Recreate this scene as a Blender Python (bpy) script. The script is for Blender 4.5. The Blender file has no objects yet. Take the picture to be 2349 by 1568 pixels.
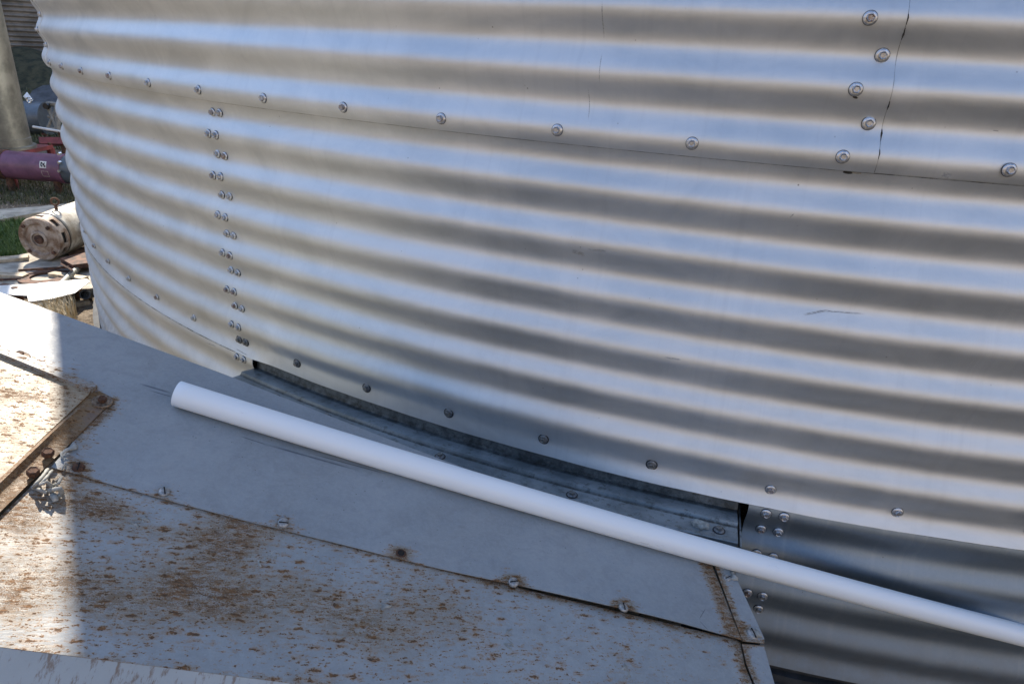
import bpy, bmesh, math, random
import numpy as np
from mathutils import Vector, Matrix
random.seed(7); rng = np.random.default_rng(7)
PI = math.pi
sc = bpy.context.scene
COL = sc.collection

# ------------------------------------------------------------------ camera
F, PITCH, ROLL, DCAM, HCAM, YAW = 1560.78, 0.40930, 0.05630, 5.40220, 0.13550, -0.29110
R = 4.1485            # radius of the bin wall, bin axis at the origin, z = 0 at the upper seam bolts
P = 0.1016            # corrugation pitch
GZ = -1.25            # ground level
W, H = 2349., 1568.
cy, sy, cp, sp = math.cos(YAW), math.sin(YAW), math.cos(PITCH), math.sin(PITCH)
fwd = Vector((sy*cp, cy*cp, -sp)); rgt = Vector((cy, -sy, 0)); upv = rgt.cross(fwd)
r2 = math.cos(ROLL)*rgt + math.sin(ROLL)*upv
u2 = -math.sin(ROLL)*rgt + math.cos(ROLL)*upv
CAM = Vector((0, -DCAM, HCAM))
cam_d = bpy.data.cameras.new('camera'); cam = bpy.data.objects.new('camera', cam_d); COL.objects.link(cam)
cam_d.sensor_width = 36; cam_d.lens = F*36/W; cam_d.clip_start = 0.02; cam_d.clip_end = 2000
cam.matrix_world = Matrix(((r2.x, u2.x, -fwd.x, CAM.x), (r2.y, u2.y, -fwd.y, CAM.y), (r2.z, u2.z, -fwd.z, CAM.z), (0, 0, 0, 1)))
sc.camera = cam

# ------------------------------------------------------------------ world, sun, exposure
SUN_EL = math.radians(41.0)
SUN_H = Vector((-0.7484, 0.6633, 0)).normalized()
SUN_ROT = math.atan2(SUN_H.x, SUN_H.y)
world = bpy.data.worlds.new('World'); sc.world = world; world.use_nodes = True
wn = world.node_tree.nodes; bgn = wn['Background']
sky = wn.new('ShaderNodeTexSky'); sky.sky_type = 'NISHITA'; sky.sun_disc = False
sky.sun_elevation = SUN_EL; sky.sun_rotation = SUN_ROT
sky.air_density = 0.85; sky.dust_density = 0.3; sky.ozone_density = 1.0; sky.altitude = 100
world.node_tree.links.new(sky.outputs[0], bgn.inputs['Color']); bgn.inputs['Strength'].default_value = 0.15
sun_d = bpy.data.lights.new('sun', 'SUN'); sun = bpy.data.objects.new('sun', sun_d); COL.objects.link(sun)
sun_d.energy = 4.3; sun_d.angle = math.radians(0.53); sun_d.color = (1.0, 0.90, 0.77)
SD = Vector((SUN_H.x*math.cos(SUN_EL), SUN_H.y*math.cos(SUN_EL), math.sin(SUN_EL)))
sun.rotation_euler = SD.to_track_quat('Z', 'Y').to_euler()
vs = sc.view_settings
vs.view_transform = 'Standard'; vs.look = 'None'; vs.exposure = 1.30; vs.gamma = 1; vs.use_curve_mapping = False
sc.cycles.max_bounces = 8; sc.cycles.glossy_bounces = 5; sc.cycles.diffuse_bounces = 4

# ------------------------------------------------------------------ helpers
def ray(u, v):
    q = fwd + r2*((u-W/2)/F) - u2*((v-H/2)/F)
    return q
def on_z(u, v, z):
    q = ray(u, v); return CAM + q*((z-CAM.z)/q.z)
def at_depth(u, v, dep):
    return CAM + ray(u, v)*dep
def cyl(th, r, z): return Vector((r*math.sin(th), -r*math.cos(th), z))

def mesh_from(name, verts, faces, smooth=False):
    me = bpy.data.meshes.new(name)
    me.from_pydata([tuple(v) for v in verts], [], faces); me.update()
    if smooth:
        for p_ in me.polygons: p_.use_smooth = True
    return me
def link(name, me, mat=None, parent=None, mw=None):
    o = bpy.data.objects.new(name, me); COL.objects.link(o)
    if mat is not None and me is not None and not me.materials: me.materials.append(mat)
    if parent is not None: o.parent = parent
    if mw is not None: o.matrix_basis = mw
    return o
def thing(name, label, cat, loc=(0, 0, 0), group=None, me=None, mat=None):
    o = bpy.data.objects.new(name, me); COL.objects.link(o); o.location = loc
    if me is not None and mat is not None: me.materials.append(mat)
    o['label'] = label; o['category'] = cat
    if group: o['group'] = group
    return o
class MB:
    def __init__(s): s.v = []; s.f = []
    def add(s, vs_, fs):
        b = len(s.v); s.v += [Vector(v) for v in vs_]; s.f += [tuple(i+b for i in f) for f in fs]
    def box(s, c, sx, sy_, sz, M=None):
        M = M or Matrix.Identity(3); c = Vector(c)
        vs_ = [c + M @ Vector((x*sx/2, y*sy_/2, z*sz/2)) for x in (-1, 1) for y in (-1, 1) for z in (-1, 1)]
        s.add(vs_, [(0, 1, 3, 2), (4, 6, 7, 5), (0, 4, 5, 1), (2, 3, 7, 6), (0, 2, 6, 4), (1, 5, 7, 3)])
    def tube(s, pts, rad, n=16, cap=True):
        pts = [Vector(q) for q in pts]
        rr = rad if isinstance(rad, (list, tuple)) else [rad]*len(pts)
        ref = None; rings = []
        for i, q in enumerate(pts):
            d = (pts[min(i+1, len(pts)-1)] - pts[max(i-1, 0)]).normalized()
            if ref is None: ref = Vector((0, 0, 1)) if abs(d.z) < 0.9 else Vector((1, 0, 0))
            a = (ref - d*ref.dot(d)).normalized(); b = d.cross(a); ref = a
            rings.append([q + rr[i]*(math.cos(t)*a + math.sin(t)*b) for t in [2*PI*k/n for k in range(n)]])
        vs_ = [v for r_ in rings for v in r_]; fs = []
        for i in range(len(pts)-1):
            for k in range(n): fs.append((i*n+k, i*n+(k+1) % n, (i+1)*n+(k+1) % n, (i+1)*n+k))
        if cap:
            fs.append(tuple(reversed(range(n)))); fs.append(tuple((len(pts)-1)*n+k for k in range(n)))
        s.add(vs_, fs)
    def lathe(s, prof, n=24, M=None, a0=0, a1=2*PI, close=True):
        # profile of (radius, height) about local z
        M = M or Matrix.Identity(4); m = n if close else n+1
        vs_ = [M @ Vector((r_*math.cos(a0+(a1-a0)*k/n), r_*math.sin(a0+(a1-a0)*k/n), z)) for r_, z in prof for k in range(m)]
        fs = []
        for i in range(len(prof)-1):
            for k in range(n):
                k2 = (k+1) % m
                fs.append((i*m+k, i*m+k2, (i+1)*m+k2, (i+1)*m+k))
        s.add(vs_, fs)
    def mesh(s, name, smooth=True, angle=None):
        me = mesh_from(name, s.v, s.f, smooth)
        bm = bmesh.new(); bm.from_mesh(me)
        bmesh.ops.remove_doubles(bm, verts=bm.verts, dist=1e-6)
        bmesh.ops.recalc_face_normals(bm, faces=bm.faces)
        if angle is not None:
            for e in bm.edges:
                if len(e.link_faces) == 2 and e.calc_face_angle(0) > math.radians(angle): e.smooth = False
        bm.to_mesh(me); bm.free()
        return me
def frame(x, y, z, o=(0, 0, 0)):
    M = Matrix.Identity(4)
    for i, a in enumerate((x, y, z)):
        for j in range(3): M[j][i] = a[j]
    for j in range(3): M[j][3] = o[j]
    return M
def frame_z(zaxis, o, spin=0):
    z = Vector(zaxis).normalized(); ref = Vector((0, 0, 1)) if abs(z.z) < 0.95 else Vector((1, 0, 0))
    x = (ref - z*ref.dot(z)).normalized(); y = z.cross(x)
    x2 = x*math.cos(spin) + y*math.sin(spin); y2 = z.cross(x2)
    return frame(x2, y2, z, o)

# ------------------------------------------------------------------ materials
class N:
    """small node-building helper"""
    def __init__(s, name):
        s.m = bpy.data.materials.new(name); s.m.use_nodes = True
        s.t = s.m.node_tree; s.b = s.t.nodes['Principled BSDF']
    def n(s, typ, **kw):
        nd = s.t.nodes.new(typ)
        for k, v in kw.items():
            if k.startswith('i_'):
                key = k[2:]; key = int(key) if key.isdigit() else key
                nd.inputs[key].default_value = v
            else: setattr(nd, k, v)
        return nd
    def l(s, a, b): s.t.links.new(a, b)
    def math(s, op, a, b=None, c=None, clamp=False):
        nd = s.t.nodes.new('ShaderNodeMath'); nd.operation = op; nd.use_clamp = clamp
        for i, x in enumerate((a, b, c)):
            if x is None: continue
            if isinstance(x, (int, float)): nd.inputs[i].default_value = x
            else: s.l(x, nd.inputs[i])
        return nd.outputs[0]
    def mix(s, fac, a, b, blend='MIX'):
        nd = s.t.nodes.new('ShaderNodeMix'); nd.data_type = 'RGBA'; nd.blend_type = blend
        for i, x in ((0, fac), (6, a), (7, b)):
            if isinstance(x, (int, float)): nd.inputs[i].default_value = x
            elif isinstance(x, tuple): nd.inputs[i].default_value = (*x, 1) if len(x) == 3 else x
            else: s.l(x, nd.inputs[i])
        return nd.outputs[2]
    def noise(s, vec, scale, detail=4, rough=0.55, dist=0.0, out=0):
        nd = s.n('ShaderNodeTexNoise'); nd.inputs['Scale'].default_value = scale
        nd.inputs['Detail'].default_value = detail; nd.inputs['Roughness'].default_value = rough
        nd.inputs['Distortion'].default_value = dist
        if vec is not None: s.l(vec, nd.inputs['Vector'])
        return nd.outputs[out]
    def ramp(s, fac, lo, hi, a=0.0, b=1.0, smooth=True):
        nd = s.t.nodes.new('ShaderNodeMapRange'); nd.interpolation_type = 'SMOOTHSTEP' if smooth else 'LINEAR'
        for i, x in enumerate((fac, lo, hi, a, b)):
            if isinstance(x, (int, float)): nd.inputs[i].default_value = x
            else: s.l(x, nd.inputs[i])
        return nd.outputs[0]
    def mapping(s, vec, scale=(1, 1, 1), rot=(0, 0, 0), loc=(0, 0, 0)):
        nd = s.n('ShaderNodeMapping'); nd.inputs['Scale'].default_value = scale
        nd.inputs['Rotation'].default_value = rot; nd.inputs['Location'].default_value = loc
        s.l(vec, nd.inputs['Vector']); return nd.outputs[0]
    def obj(s): return s.n('ShaderNodeTexCoord').outputs['Object']
    def uv(s): return s.n('ShaderNodeTexCoord').outputs['UV']
    def attr(s, name):
        nd = s.n('ShaderNodeAttribute'); nd.attribute_name = name; return nd.outputs['Fac']
    def bump(s, h, strength=0.3, dist=0.002, normal=None):
        nd = s.n('ShaderNodeBump'); nd.inputs['Strength'].default_value = strength; nd.inputs['Distance'].default_value = dist
        s.l(h, nd.inputs['Height'])
        if normal is not None: s.l(normal, nd.inputs['Normal'])
        return nd.outputs[0]
    def set(s, **kw):
        for k, v in kw.items():
            k = k.replace('_', ' ')
            if isinstance(v, (int, float)): s.b.inputs[k].default_value = v
            elif isinstance(v, tuple): s.b.inputs[k].default_value = (*v, 1) if len(v) == 3 else v
            else: s.l(v, s.b.inputs[k])
        return s.m
def simple(name, col, rough=0.6, metal=0.0, var=0.25, scale=30, bump=0.2, col2=None, spec=0.5):
    k = N(name); o = k.obj(); nz = k.noise(o, scale, 5, 0.65)
    dark = col2 or tuple(c*(1-var) for c in col); lite = tuple(min(1, c*(1+var*0.5)) for c in col)
    c = k.mix(k.ramp(nz, 0.35, 0.65), dark, lite)
    f = k.noise(o, scale*6, 3, 0.6)
    return k.set(Base_Color=c, Roughness=rough, Metallic=metal, Normal=k.bump(f, bump, 0.001), Specular_IOR_Level=spec)

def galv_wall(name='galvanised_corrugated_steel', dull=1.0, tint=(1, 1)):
    k = N(name); uv = k.uv()
    sep = k.n('ShaderNodeSeparateXYZ'); k.l(uv, sep.inputs[0]); U, V = sep.outputs[0], sep.outputs[1]
    mott = k.noise(k.mapping(uv, (1, 1.6, 1)), 5, 6, 0.65, 0.6)
    grain = k.noise(uv, 900, 2, 0.6)
    spang = k.n('ShaderNodeTexVoronoi'); spang.inputs['Scale'].default_value = 260; k.l(uv, spang.inputs['Vector'])
    streak = k.noise(k.mapping(uv, (30, 0.8, 1)), 1.5, 5, 0.6)
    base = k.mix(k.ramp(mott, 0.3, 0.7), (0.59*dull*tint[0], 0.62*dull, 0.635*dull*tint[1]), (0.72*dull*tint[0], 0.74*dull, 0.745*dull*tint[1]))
    base = k.mix(k.math('MULTIPLY', k.ramp(streak, 0.5, 0.72), 0.20), base, (0.50, 0.52, 0.54))
    base = k.mix(k.math('MULTIPLY', spang.outputs['Color'], 0.05), base, (0.75, 0.76, 0.78))
    # vertical wash marks left by run-off
    for (uc, w, v0, a) in ((-0.28, .006, 0.0, .12), (-0.61, .05, -0.25, .10), (0.45, .02, 0.0, .10), (-0.95, .04, -.2, .07)):
        wob = k.math('MULTIPLY', k.math('SUBTRACT', k.noise(uv, 6, 2), 0.5), 0.03)
        d = k.math('ABSOLUTE', k.math('SUBTRACT', k.math('ADD', U, wob), uc))
        m = k.ramp(d, w, w*0.3)
        m = k.math('MULTIPLY', m, k.math('MULTIPLY', k.ramp(V, v0-0.05, v0+0.12), a))
        base = k.mix(m, base, (0.42, 0.45, 0.48))
    # dirt specks and small pits
    sp1 = k.n('ShaderNodeTexVoronoi'); sp1.inputs['Scale'].default_value = 38; k.l(uv, sp1.inputs['Vector'])
    dsp = k.ramp(sp1.outputs['Distance'], 0.075, 0.03)
    lonely = k.ramp(k.noise(uv, 11, 3, 0.7), 0.52, 0.66)
    low = k.ramp(V, -0.72, -1.0)
    specks = k.math('MULTIPLY', dsp, k.math('MAXIMUM', k.math('MULTIPLY', lonely, 0.75), k.math('MULTIPLY', low, 0.6)))
    base = k.mix(specks, base, (0.10, 0.10, 0.095))
    # grime settling near the foot of the wall
    base = k.mix(k.math('MULTIPLY', k.ramp(V, -0.85, -1.1), k.ramp(k.noise(uv, 30, 5, .7), 0.3, 0.7, 0.25, 0.75)), base, (0.24, 0.25, 0.25))
    # black scuffs: (u0,v0,u1,v1,width)
    scr = None
    brk = k.ramp(k.noise(k.mapping(uv, (90, 600, 1)), 1.5, 5, 0.75), 0.40, 0.56)
    for (a0, b0, a1, b1, w) in SCUFFS:
        L = math.hypot(a1-a0, b1-b0); dx, dy = (a1-a0)/L, (b1-b0)/L
        x_ = k.math('SUBTRACT', U, a0); y_ = k.math('SUBTRACT', V, b0)
        al = k.math('ADD', k.math('MULTIPLY', x_, dx), k.math('MULTIPLY', y_, dy))
        ac = k.math('ABSOLUTE', k.math('SUBTRACT', k.math('MULTIPLY', y_, dx), k.math('MULTIPLY', x_, dy)))
        e = k.math('ABSOLUTE', k.math('SUBTRACT', al, L/2))
        m = k.math('MULTIPLY', k.ramp(ac, w, w*0.35), k.ramp(e, L/2, L*0.22))
        scr = m if scr is None else k.math('MAXIMUM', scr, m)
    scr = k.math('MULTIPLY', scr, brk)
    base = k.mix(k.math('MULTIPLY', scr, 0.68), base, (0.05, 0.055, 0.06))
    # dark lines painted under the sheet laps: gap shadow with some dirt
    lapn = k.ramp(k.noise(k.mapping(uv, (1, 1, 1)), 28, 5, 0.75), 0.38, 0.62, 0.30, 0.9)
    for zl, w in ((Z_TOP0, .0011), (Z_MID0, .0018)):
        m = k.ramp(k.math('ABSOLUTE', k.math('SUBTRACT', V, zl-w*0.5)), w, w*0.4)
        base = k.mix(k.math('MULTIPLY', m, lapn), base, (0.05, 0.05, 0.045))
    m = k.ramp(k.math('ABSOLUTE', k.math('SUBTRACT', k.math('ADD', U, k.math('MULTIPLY', V, R*0.0115)), R*TH_US+0.0007)), 0.0010, 0.0004)
    m = k.math('MULTIPLY', k.math('MULTIPLY', m, lapn), k.ramp(V, Z_TOP0, Z_TOP0+0.002))
    base = k.mix(m, base, (0.06, 0.06, 0.055))
    rough = k.math('ADD', k.ramp(mott, 0.2, 0.8, 0.48, 0.57), k.math('MULTIPLY', scr, 0.3))
    rough = k.math('ADD', rough, k.math('MULTIPLY', k.ramp(V, -0.75, -1.1), 0.12))
    bh = k.math('ADD', k.math('MULTIPLY', grain, 0.25), k.math('MULTIPLY', spang.outputs['Distance'], 0.3))
    b1 = k.bump(bh, 0.10, 0.0006)
    wave = k.noise(k.mapping(uv, (1.2, 2.4, 1)), 4, 3, 0.5)
    b2 = k.bump(wave, 0.40, 0.006, b1)
    b2 = k.bump(k.noise(k.mapping(uv, (1, 1.5, 1)), 17, 3, 0.55), 0.10, 0.004, b2)
    met = k.math('SUBTRACT', 0.86, k.math('MULTIPLY', scr, 0.7))
    return k.set(Base_Color=base, Metallic=met, Roughness=rough, Normal=b2)

def wall_uv(u, v):
    """point of the photo -> (arc, z) on the bin wall, used to measure where marks are"""
    q = ray(u, v); a = q.x**2+q.y**2; b = 2*(CAM.x*q.x+CAM.y*q.y); c = CAM.x**2+CAM.y**2-R*R
    t = (-b-math.sqrt(b*b-4*a*c))/(2*a); X = CAM+q*t
    return R*math.atan2(X.x, -X.y), X.z
SCUFFS = []
TH_US = 0.0531; Z_MID0, Z_TOP0 = -6.86*P, -0.235*P
for (a, b, c_, d_, w) in ((1522, 815, 1566, 821, .0022), (1840, 722, 1905, 713, .0025), (1870, 713, 1990, 723, .0016), (472, 784, 500, 793, .002),
                          (540, 798, 572, 815, .0016), (1310, 573, 1345, 585, .006), (1345, 570, 1400, 574, .003), (1810, 498, 1822, 486, .0014),
                          (2155, 398, 2180, 404, .006), (2280, 300, 2296, 302, .001), (1386, 0, 1384, 95, .0013), (1382, 120, 1378, 195, .001), (1350, 200, 1352, 280, .001)):
    SCUFFS.append((*wall_uv(a, b), *wall_uv(c_, d_), w))
M_GALV = galv_wall(); M_GALV_DULL = galv_wall('dark_bluish_corrugated_steel', 0.44, (0.86, 1.14))  # second wall steel is darker and bluer, for one lower sheet

def bolt_metal():
    k = N('zinc_bolt_metal'); o = k.obj(); oi = k.n('ShaderNodeObjectInfo').outputs['Random']
    nz = k.noise(o, 350, 4, 0.6)
    c = k.mix(k.ramp(nz, 0.35, 0.65), (0.30, 0.31, 0.33), (0.55, 0.56, 0.58))
    rustf = k.math('MULTIPLY', k.ramp(oi, 0.55, 0.9), k.ramp(nz, 0.40, 0.6))
    c = k.mix(rustf, c, (0.20, 0.10, 0.045))
    return k.set(Base_Color=c, Metallic=k.math('SUBTRACT', 0.9, k.math('MULTIPLY', rustf, 0.8)), Roughness=k.ramp(nz, .3, .7, .28, .5), Normal=k.bump(nz, 0.3, 0.0005))
M_BOLT = bolt_metal()
M_BOLT_DARK = simple('weathered_dark_bolt', (0.24, 0.235, 0.22), 0.45, 0.8, 0.4, 300, 0.3)
M_BOLT_RUST = simple('rusted_bolt', (0.10, 0.045, 0.022), 0.85, 0.1, 0.5, 300, 0.6, (0.045, 0.022, 0.014))
M_WASHER = simple('grey_washer', (0.56, 0.58, 0.61), 0.33, 0.85, 0.3, 250, 0.2)
M_WASHER_RIM = simple('washer_outline_black', (0.03, 0.03, 0.032), 0.6)  # black washer rim paints the thin shadow outline round the bolts
M_WASHER_DARK = simple('dark_rubber_backed_washer', (0.20, 0.21, 0.22), 0.5, 0.6, 0.4, 250, 0.2)
M_CAULK = simple('dried_sealant', (0.34, 0.335, 0.30), 0.9, 0, 0.3, 120, 0.5)
M_CAULK_W = simple('white_sealant', (0.36, 0.355, 0.32), 0.9, 0, 0.2, 90, 0.5)
M_SEAM_BLACK = simple('black_seam_shade_sealant', (0.035, 0.033, 0.03), 0.7, 0, 0.4, 100, 0.4)

# ------------------------------------------------------------------ ground
def ground_mat():
    k = N('dirt_and_gravel'); o = k.obj()
    big = k.noise(o, 0.6, 5, 0.6); fine = k.noise(o, 14, 8, 0.75); g = k.noise(o, 70, 4, 0.7)
    vor = k.n('ShaderNodeTexVoronoi'); vor.inputs['Scale'].default_value = 55; k.l(o, vor.inputs['Vector'])
    c = k.mix(k.ramp(fine, 0.35, 0.7), (0.10, 0.075, 0.05), (0.30, 0.245, 0.18))
    c = k.mix(k.math('MULTIPLY', k.ramp(vor.outputs['Distance'], 0.4, 0.15), 0.45), c, (0.36, 0.32, 0.26))
    c = k.mix(k.math('MULTIPLY', k.ramp(big, 0.56, 0.64), 0.75), c, (0.055, 0.085, 0.022))
    c = k.mix(k.math('MULTIPLY', k.ramp(g, 0.4, 0.6), 0.25), c, (0.08, 0.06, 0.04))
    h = k.math('ADD', k.math('MULTIPLY', fine, 1.0), k.math('MULTIPLY', g, 0.3))
    return k.set(Base_Color=c, Roughness=0.95, Normal=k.bump(h, 0.9, 0.04), Specular_IOR_Level=0.2)
M_GROUND = ground_mat()
S_ = 600
gv = []; gf = []
gme = mesh_from('ground', [(-S_, -S_, GZ), (S_, -S_, GZ), (S_, S_, GZ), (-S_, S_, GZ)], [(0, 1, 2, 3)])
g_o = link('ground', gme, M_GROUND); g_o['kind'] = 'structure'

hv = []; hf = []  # unseen ring added to block horizon glare and tint wall reflections tan
for i in range(180):
    t = 2*PI*i/180; hh = 46+4*math.sin(t*3+.6)+3*math.sin(t*7+2)+1.6*math.sin(t*17)+math.sin(t*41)
    for rr, z in ((105, GZ-0.2), (122, GZ+hh*0.55), (150, GZ+hh), (230, GZ+hh*1.05), (300, GZ-0.5)): hv.append((rr*math.cos(t), rr*math.sin(t), z))
for i in range(180):
    for j in range(4): a = i*5+j; b = ((i+1) % 180)*5+j; hf.append((a, b, b+1, a+1))
hl = link('horizon_screen', mesh_from('horizon_screen', hv, hf, True), simple('tan_horizon_screen', (0.42, 0.33, 0.23), 0.95, 0, 0.35, 0.05, 0.2, (0.27, 0.22, 0.14), 0.1)); hl['kind'] = 'structure'
# ------------------------------------------------------------------ the grain bin
binr = thing('grain_bin', 'large round galvanised corrugated steel grain bin filling most of the picture', 'grain bin', (0, 0, GZ))
AMP = 0.0088
def wr(z, t=None):
    w = AMP*math.cos(2*PI*z/P)
    if t is not None and z < -6.5*P:          # pressed flat against the flashing over the opening
        m_ = min(1, max(0, (t+0.2869)/0.02))*min(1, max(0, (0.02-t)/0.16))
        w = w*(1-m_)+(-AMP+0.12*(-6.5*P-z))*m_
    return w
def sheet(name, th0, th1, z0, z1, off, dth=0.006, dz=P/16, ragged=0.0, gapf=None, slant=0.0, mat=None):
    """one corrugated wall sheet with a rolled thickness; z0 < z1"""
    nz = max(2, int(round((z1-z0)/dz))); nt = max(2, int(round((th1-th0)/dth)))
    v = []; uvs = []; T = 0.0016
    for layer in (0, 1):
        for j in range(nz+1):
            z = z0+(z1-z0)*j/nz
            for i in range(nt+1):
                t = th0+(th1+slant*z-th0)*i/nt
                lift = gapf(t, z) if gapf else 0.0
                r_ = R+off+lift+(wr(z, t) if z1 < 0.2 and z0 > -0.8 and off > -0.001 else wr(z))-(T if layer else 0)
                zz = z
                if j == 0 and ragged: zz += ragged*(math.sin(t*61)+0.5*math.sin(t*173))
                v.append(cyl(t, r_, zz)+Vector((0, 0, -GZ))); uvs.append((R*t, z))
    n1 = (nz+1)*(nt+1); f = []
    for j in range(nz):
        for i in range(nt):
            a = j*(nt+1)+i; b = a+1; c = a+nt+2; d = a+nt+1
            f.append((a, b, c, d)); f.append((n1+a, n1+d, n1+c, n1+b))
    for i in range(nt):
        a = i; b = i+1; f.append((a, n1+a, n1+b, b))
        a = nz*(nt+1)+i; b = a+1; f.append((a, b, n1+b, n1+a))
    for j in range(nz):
        a = j*(nt+1); b = a+nt+1; f.append((a, b, n1+b, n1+a))
        a = j*(nt+1)+nt; b = a+nt+1; f.append((a, n1+a, n1+b, b))
    me = mesh_from(name, v, f)
    lay = me.uv_layers.new(name='UVMap')
    li = np.zeros(len(me.loops), dtype=np.int32); me.loops.foreach_get('vertex_index', li)
    lay.data.foreach_set('uv', np.array(uvs, dtype=np.float32)[li].ravel())
    nmain = nz*nt*2
    sm = np.zeros(len(me.polygons), dtype=bool); sm[:nmain] = True
    me.polygons.foreach_set('use_smooth', sm)
    bm = bmesh.new(); bm.from_mesh(me)
    for e in bm.edges:
        if len(e.link_faces) == 2 and e.calc_face_angle(0) > 1.0: e.smooth = False
    bm.to_mesh(me); bm.free()
    return link(name, me, mat or M_GALV, binr)
TH_SEAM_L = -0.3000      # vertical seam of the middle ring
TH_OPEN_L, TH_OPEN_R = -0.2869, 0.0362
Z_MID0, Z_TOP0, Z_LOW0 = -6.86*P, -0.235*P, -10.9*P
Z_R = 4.6*P*10
TH_US = 0.0531           # vertical seam of the upper ring
TH_UL = -0.633
def seam_gap(t, z):
    d = TH_US-0.0115*z - t
    if d < 0 or d > 0.012: return 0.0
    return 0.0014*max(0, math.sin(2*PI*z/P*0.97+0.9))*(1-d/0.012)
zl_ = Z_TOP0
sheet('wall_sheet', TH_UL+0.004, TH_US, Z_TOP0, 13*P, 0.0048, gapf=seam_gap, slant=-0.0115)
sheet('wall_sheet', TH_US-0.024, 0.74, Z_TOP0+0.002, 13*P, 0.0024)
sheet('wall_sheet', TH_UL-0.30, TH_UL+0.010, Z_TOP0+0.001, 13*P, 0.0066)
sheet('wall_sheet', TH_SEAM_L-0.0045, 0.74, Z_MID0, 0.6*P, 0.0, ragged=0.0006)
sheet('wall_sheet', -0.95, TH_SEAM_L+0.004, Z_MID0-0.002, 0.6*P, -0.0022)
dl = sheet('wall_sheet', TH_OPEN_R, 0.74, Z_LOW0, Z_MID0+0.06, -0.0032, mat=M_GALV_DULL); dl['label'] = 'darker lower sheet right of the opening'
sheet('wall_sheet', -0.95, TH_OPEN_L, Z_LOW0, Z_MID0+0.06, -0.0046)
# the rest of the wall round the back and above
sheet('wall_sheet', 0.74, 2*PI-0.93, Z_LOW0, 13*P, 0.001, dth=0.05, dz=P/6)
sheet('wall_sheet', -PI, PI, 13*P, 26*P, 0.003, dth=0.05, dz=P/6)
mb = MB(); ztop = 26*P-GZ
mb.lathe([(R+0.07, ztop-0.04), (R+0.07, ztop), (0.5, ztop+2.3), (0.45, ztop+2.6), (0.01, ztop+2.75)], 72)
link('roof', mb.mesh('roof', True, 20), simple('galvanised_roof', (0.5, 0.52, 0.54), 0.4, 0.85, 0.2, 8, 0.1), binr)
# concrete footing ring under the wall
mb = MB(); mb.lathe([(R-0.3, 0.0), (R+0.03, 0.0), (R+0.03, 0.088), (R+0.005, 0.095), (R-0.3, 0.095)], 128)
M_CONC = simple('stained_concrete', (0.20, 0.19, 0.175), 0.92, 0, 0.45, 9, 0.8)
link('footing', mb.mesh('footing', True, 30), simple('dark_footing', (0.045, 0.05, 0.055), 0.8, 0, 0.5, 12, 0.8), binr)  # footing colour is near black
mb = MB(); mb.lathe([(R-0.03, 0.097), (R+0.004, 0.097), (R+0.004, 0.118), (R-0.013, 0.118), (R-0.013, 0.150)], 160)
link('base_angle', mb.mesh('base_angle', True, 30), simple('dark_base_angle', (0.05, 0.052, 0.055), 0.7, 0.2, 0.4, 20, 0.4), binr)  # base angle is much darker than the wall

# bolts: one washer mesh and one hex head mesh, shared
mb = MB(); mb.lathe([(0.0109, -0.001), (0.0109, 0.0006), (0.0103, 0.0006), (0.0102, 0.0012), (0.0096, 0.0022), (0.0072, 0.0030), (0.0001, 0.0032)], 20)
ME_WASH = mb.mesh('washer', True, 50); ME_WASH.materials.append(M_WASHER); ME_WASH.materials.append(M_WASHER_RIM)
for p_ in ME_WASH.polygons:
    if math.hypot(p_.center.x, p_.center.y) > 0.01025 and p_.center.z < 0.0007: p_.material_index = 1
mb = MB(); mb.lathe([(0.0126, -0.001), (0.0126, 0.0007), (0.0102, 0.0008), (0.0101, 0.0014), (0.0095, 0.0022), (0.0072, 0.0030), (0.0001, 0.0032)], 20); ME_WASHBIG = mb.mesh('washer', True, 50)
mb = MB()
hexr = [(math.cos(PI/3*k), math.sin(PI/3*k)) for k in range(6)]
vv = [(0.0064*a, 0.0064*b, 0.002) for a, b in hexr]+[(0.0064*a, 0.0064*b, 0.0080) for a, b in hexr]+[(0.0054*a, 0.0054*b, 0.0090) for a, b in hexr]+[(0.0040*a, 0.0040*b, 0.0082) for a, b in hexr]
ff = [(k, (k+1) % 6, (k+1) % 6+6, k+6) for k in range(6)]+[(k+6, (k+1) % 6+6, (k+1) % 6+12, k+12) for k in range(6)]+[(k+12, (k+1) % 6+12, (k+1) % 6+18, k+18) for k in range(6)]+[tuple(range(18, 24))]
mb.add(vv, ff); ME_HEX = mb.mesh('bolt', False); ME_HEX.materials.append(M_BOLT)
ME_HEXD = ME_HEX.copy(); ME_HEXD.materials.clear(); ME_HEXD.materials.append(M_BOLT_DARK)
ME_WASHD = ME_WASHBIG; ME_WASHD.materials.append(M_WASHER_DARK); ME_WASHD.materials.append(M_WASHER_RIM)
for p_ in ME_WASHD.polygons:
    if math.hypot(p_.center.x, p_.center.y) > 0.0101 and p_.center.z < 0.0009: p_.material_index = 1
def bolt(parent, Mw, dark=False, name='bolt'):
    off = parent.location
    Mw = Matrix.Translation(-off) @ Mw
    b = link(name, ME_HEXD if dark else ME_HEX, None, parent, Mw)
    link('washer', ME_WASHD if dark else ME_WASH, None, b)
    return b
def wall_bolt(th, z, off=0.0, dark=False):
    jt = random.uniform(-1, 1)*0.0003; jz = random.uniform(-1, 1)*0.0012
    th += jt; z += jz
    nrm = Vector((math.sin(th), -math.cos(th), random.uniform(-.05, .05)))
    nrm.x += random.uniform(-.03, .03)
    return bolt(binr, frame_z(nrm, cyl(th, R+off+AMP*math.copysign(1, math.cos(2*PI*z/P))*0.92+0.0006, z), random.uniform(0, PI)), dark)
TH0, DTH = -0.5375, 0.0578
for kk in range(-1, 17): wall_bolt(TH0+kk*DTH, 0.0, 0.0046)
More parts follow.
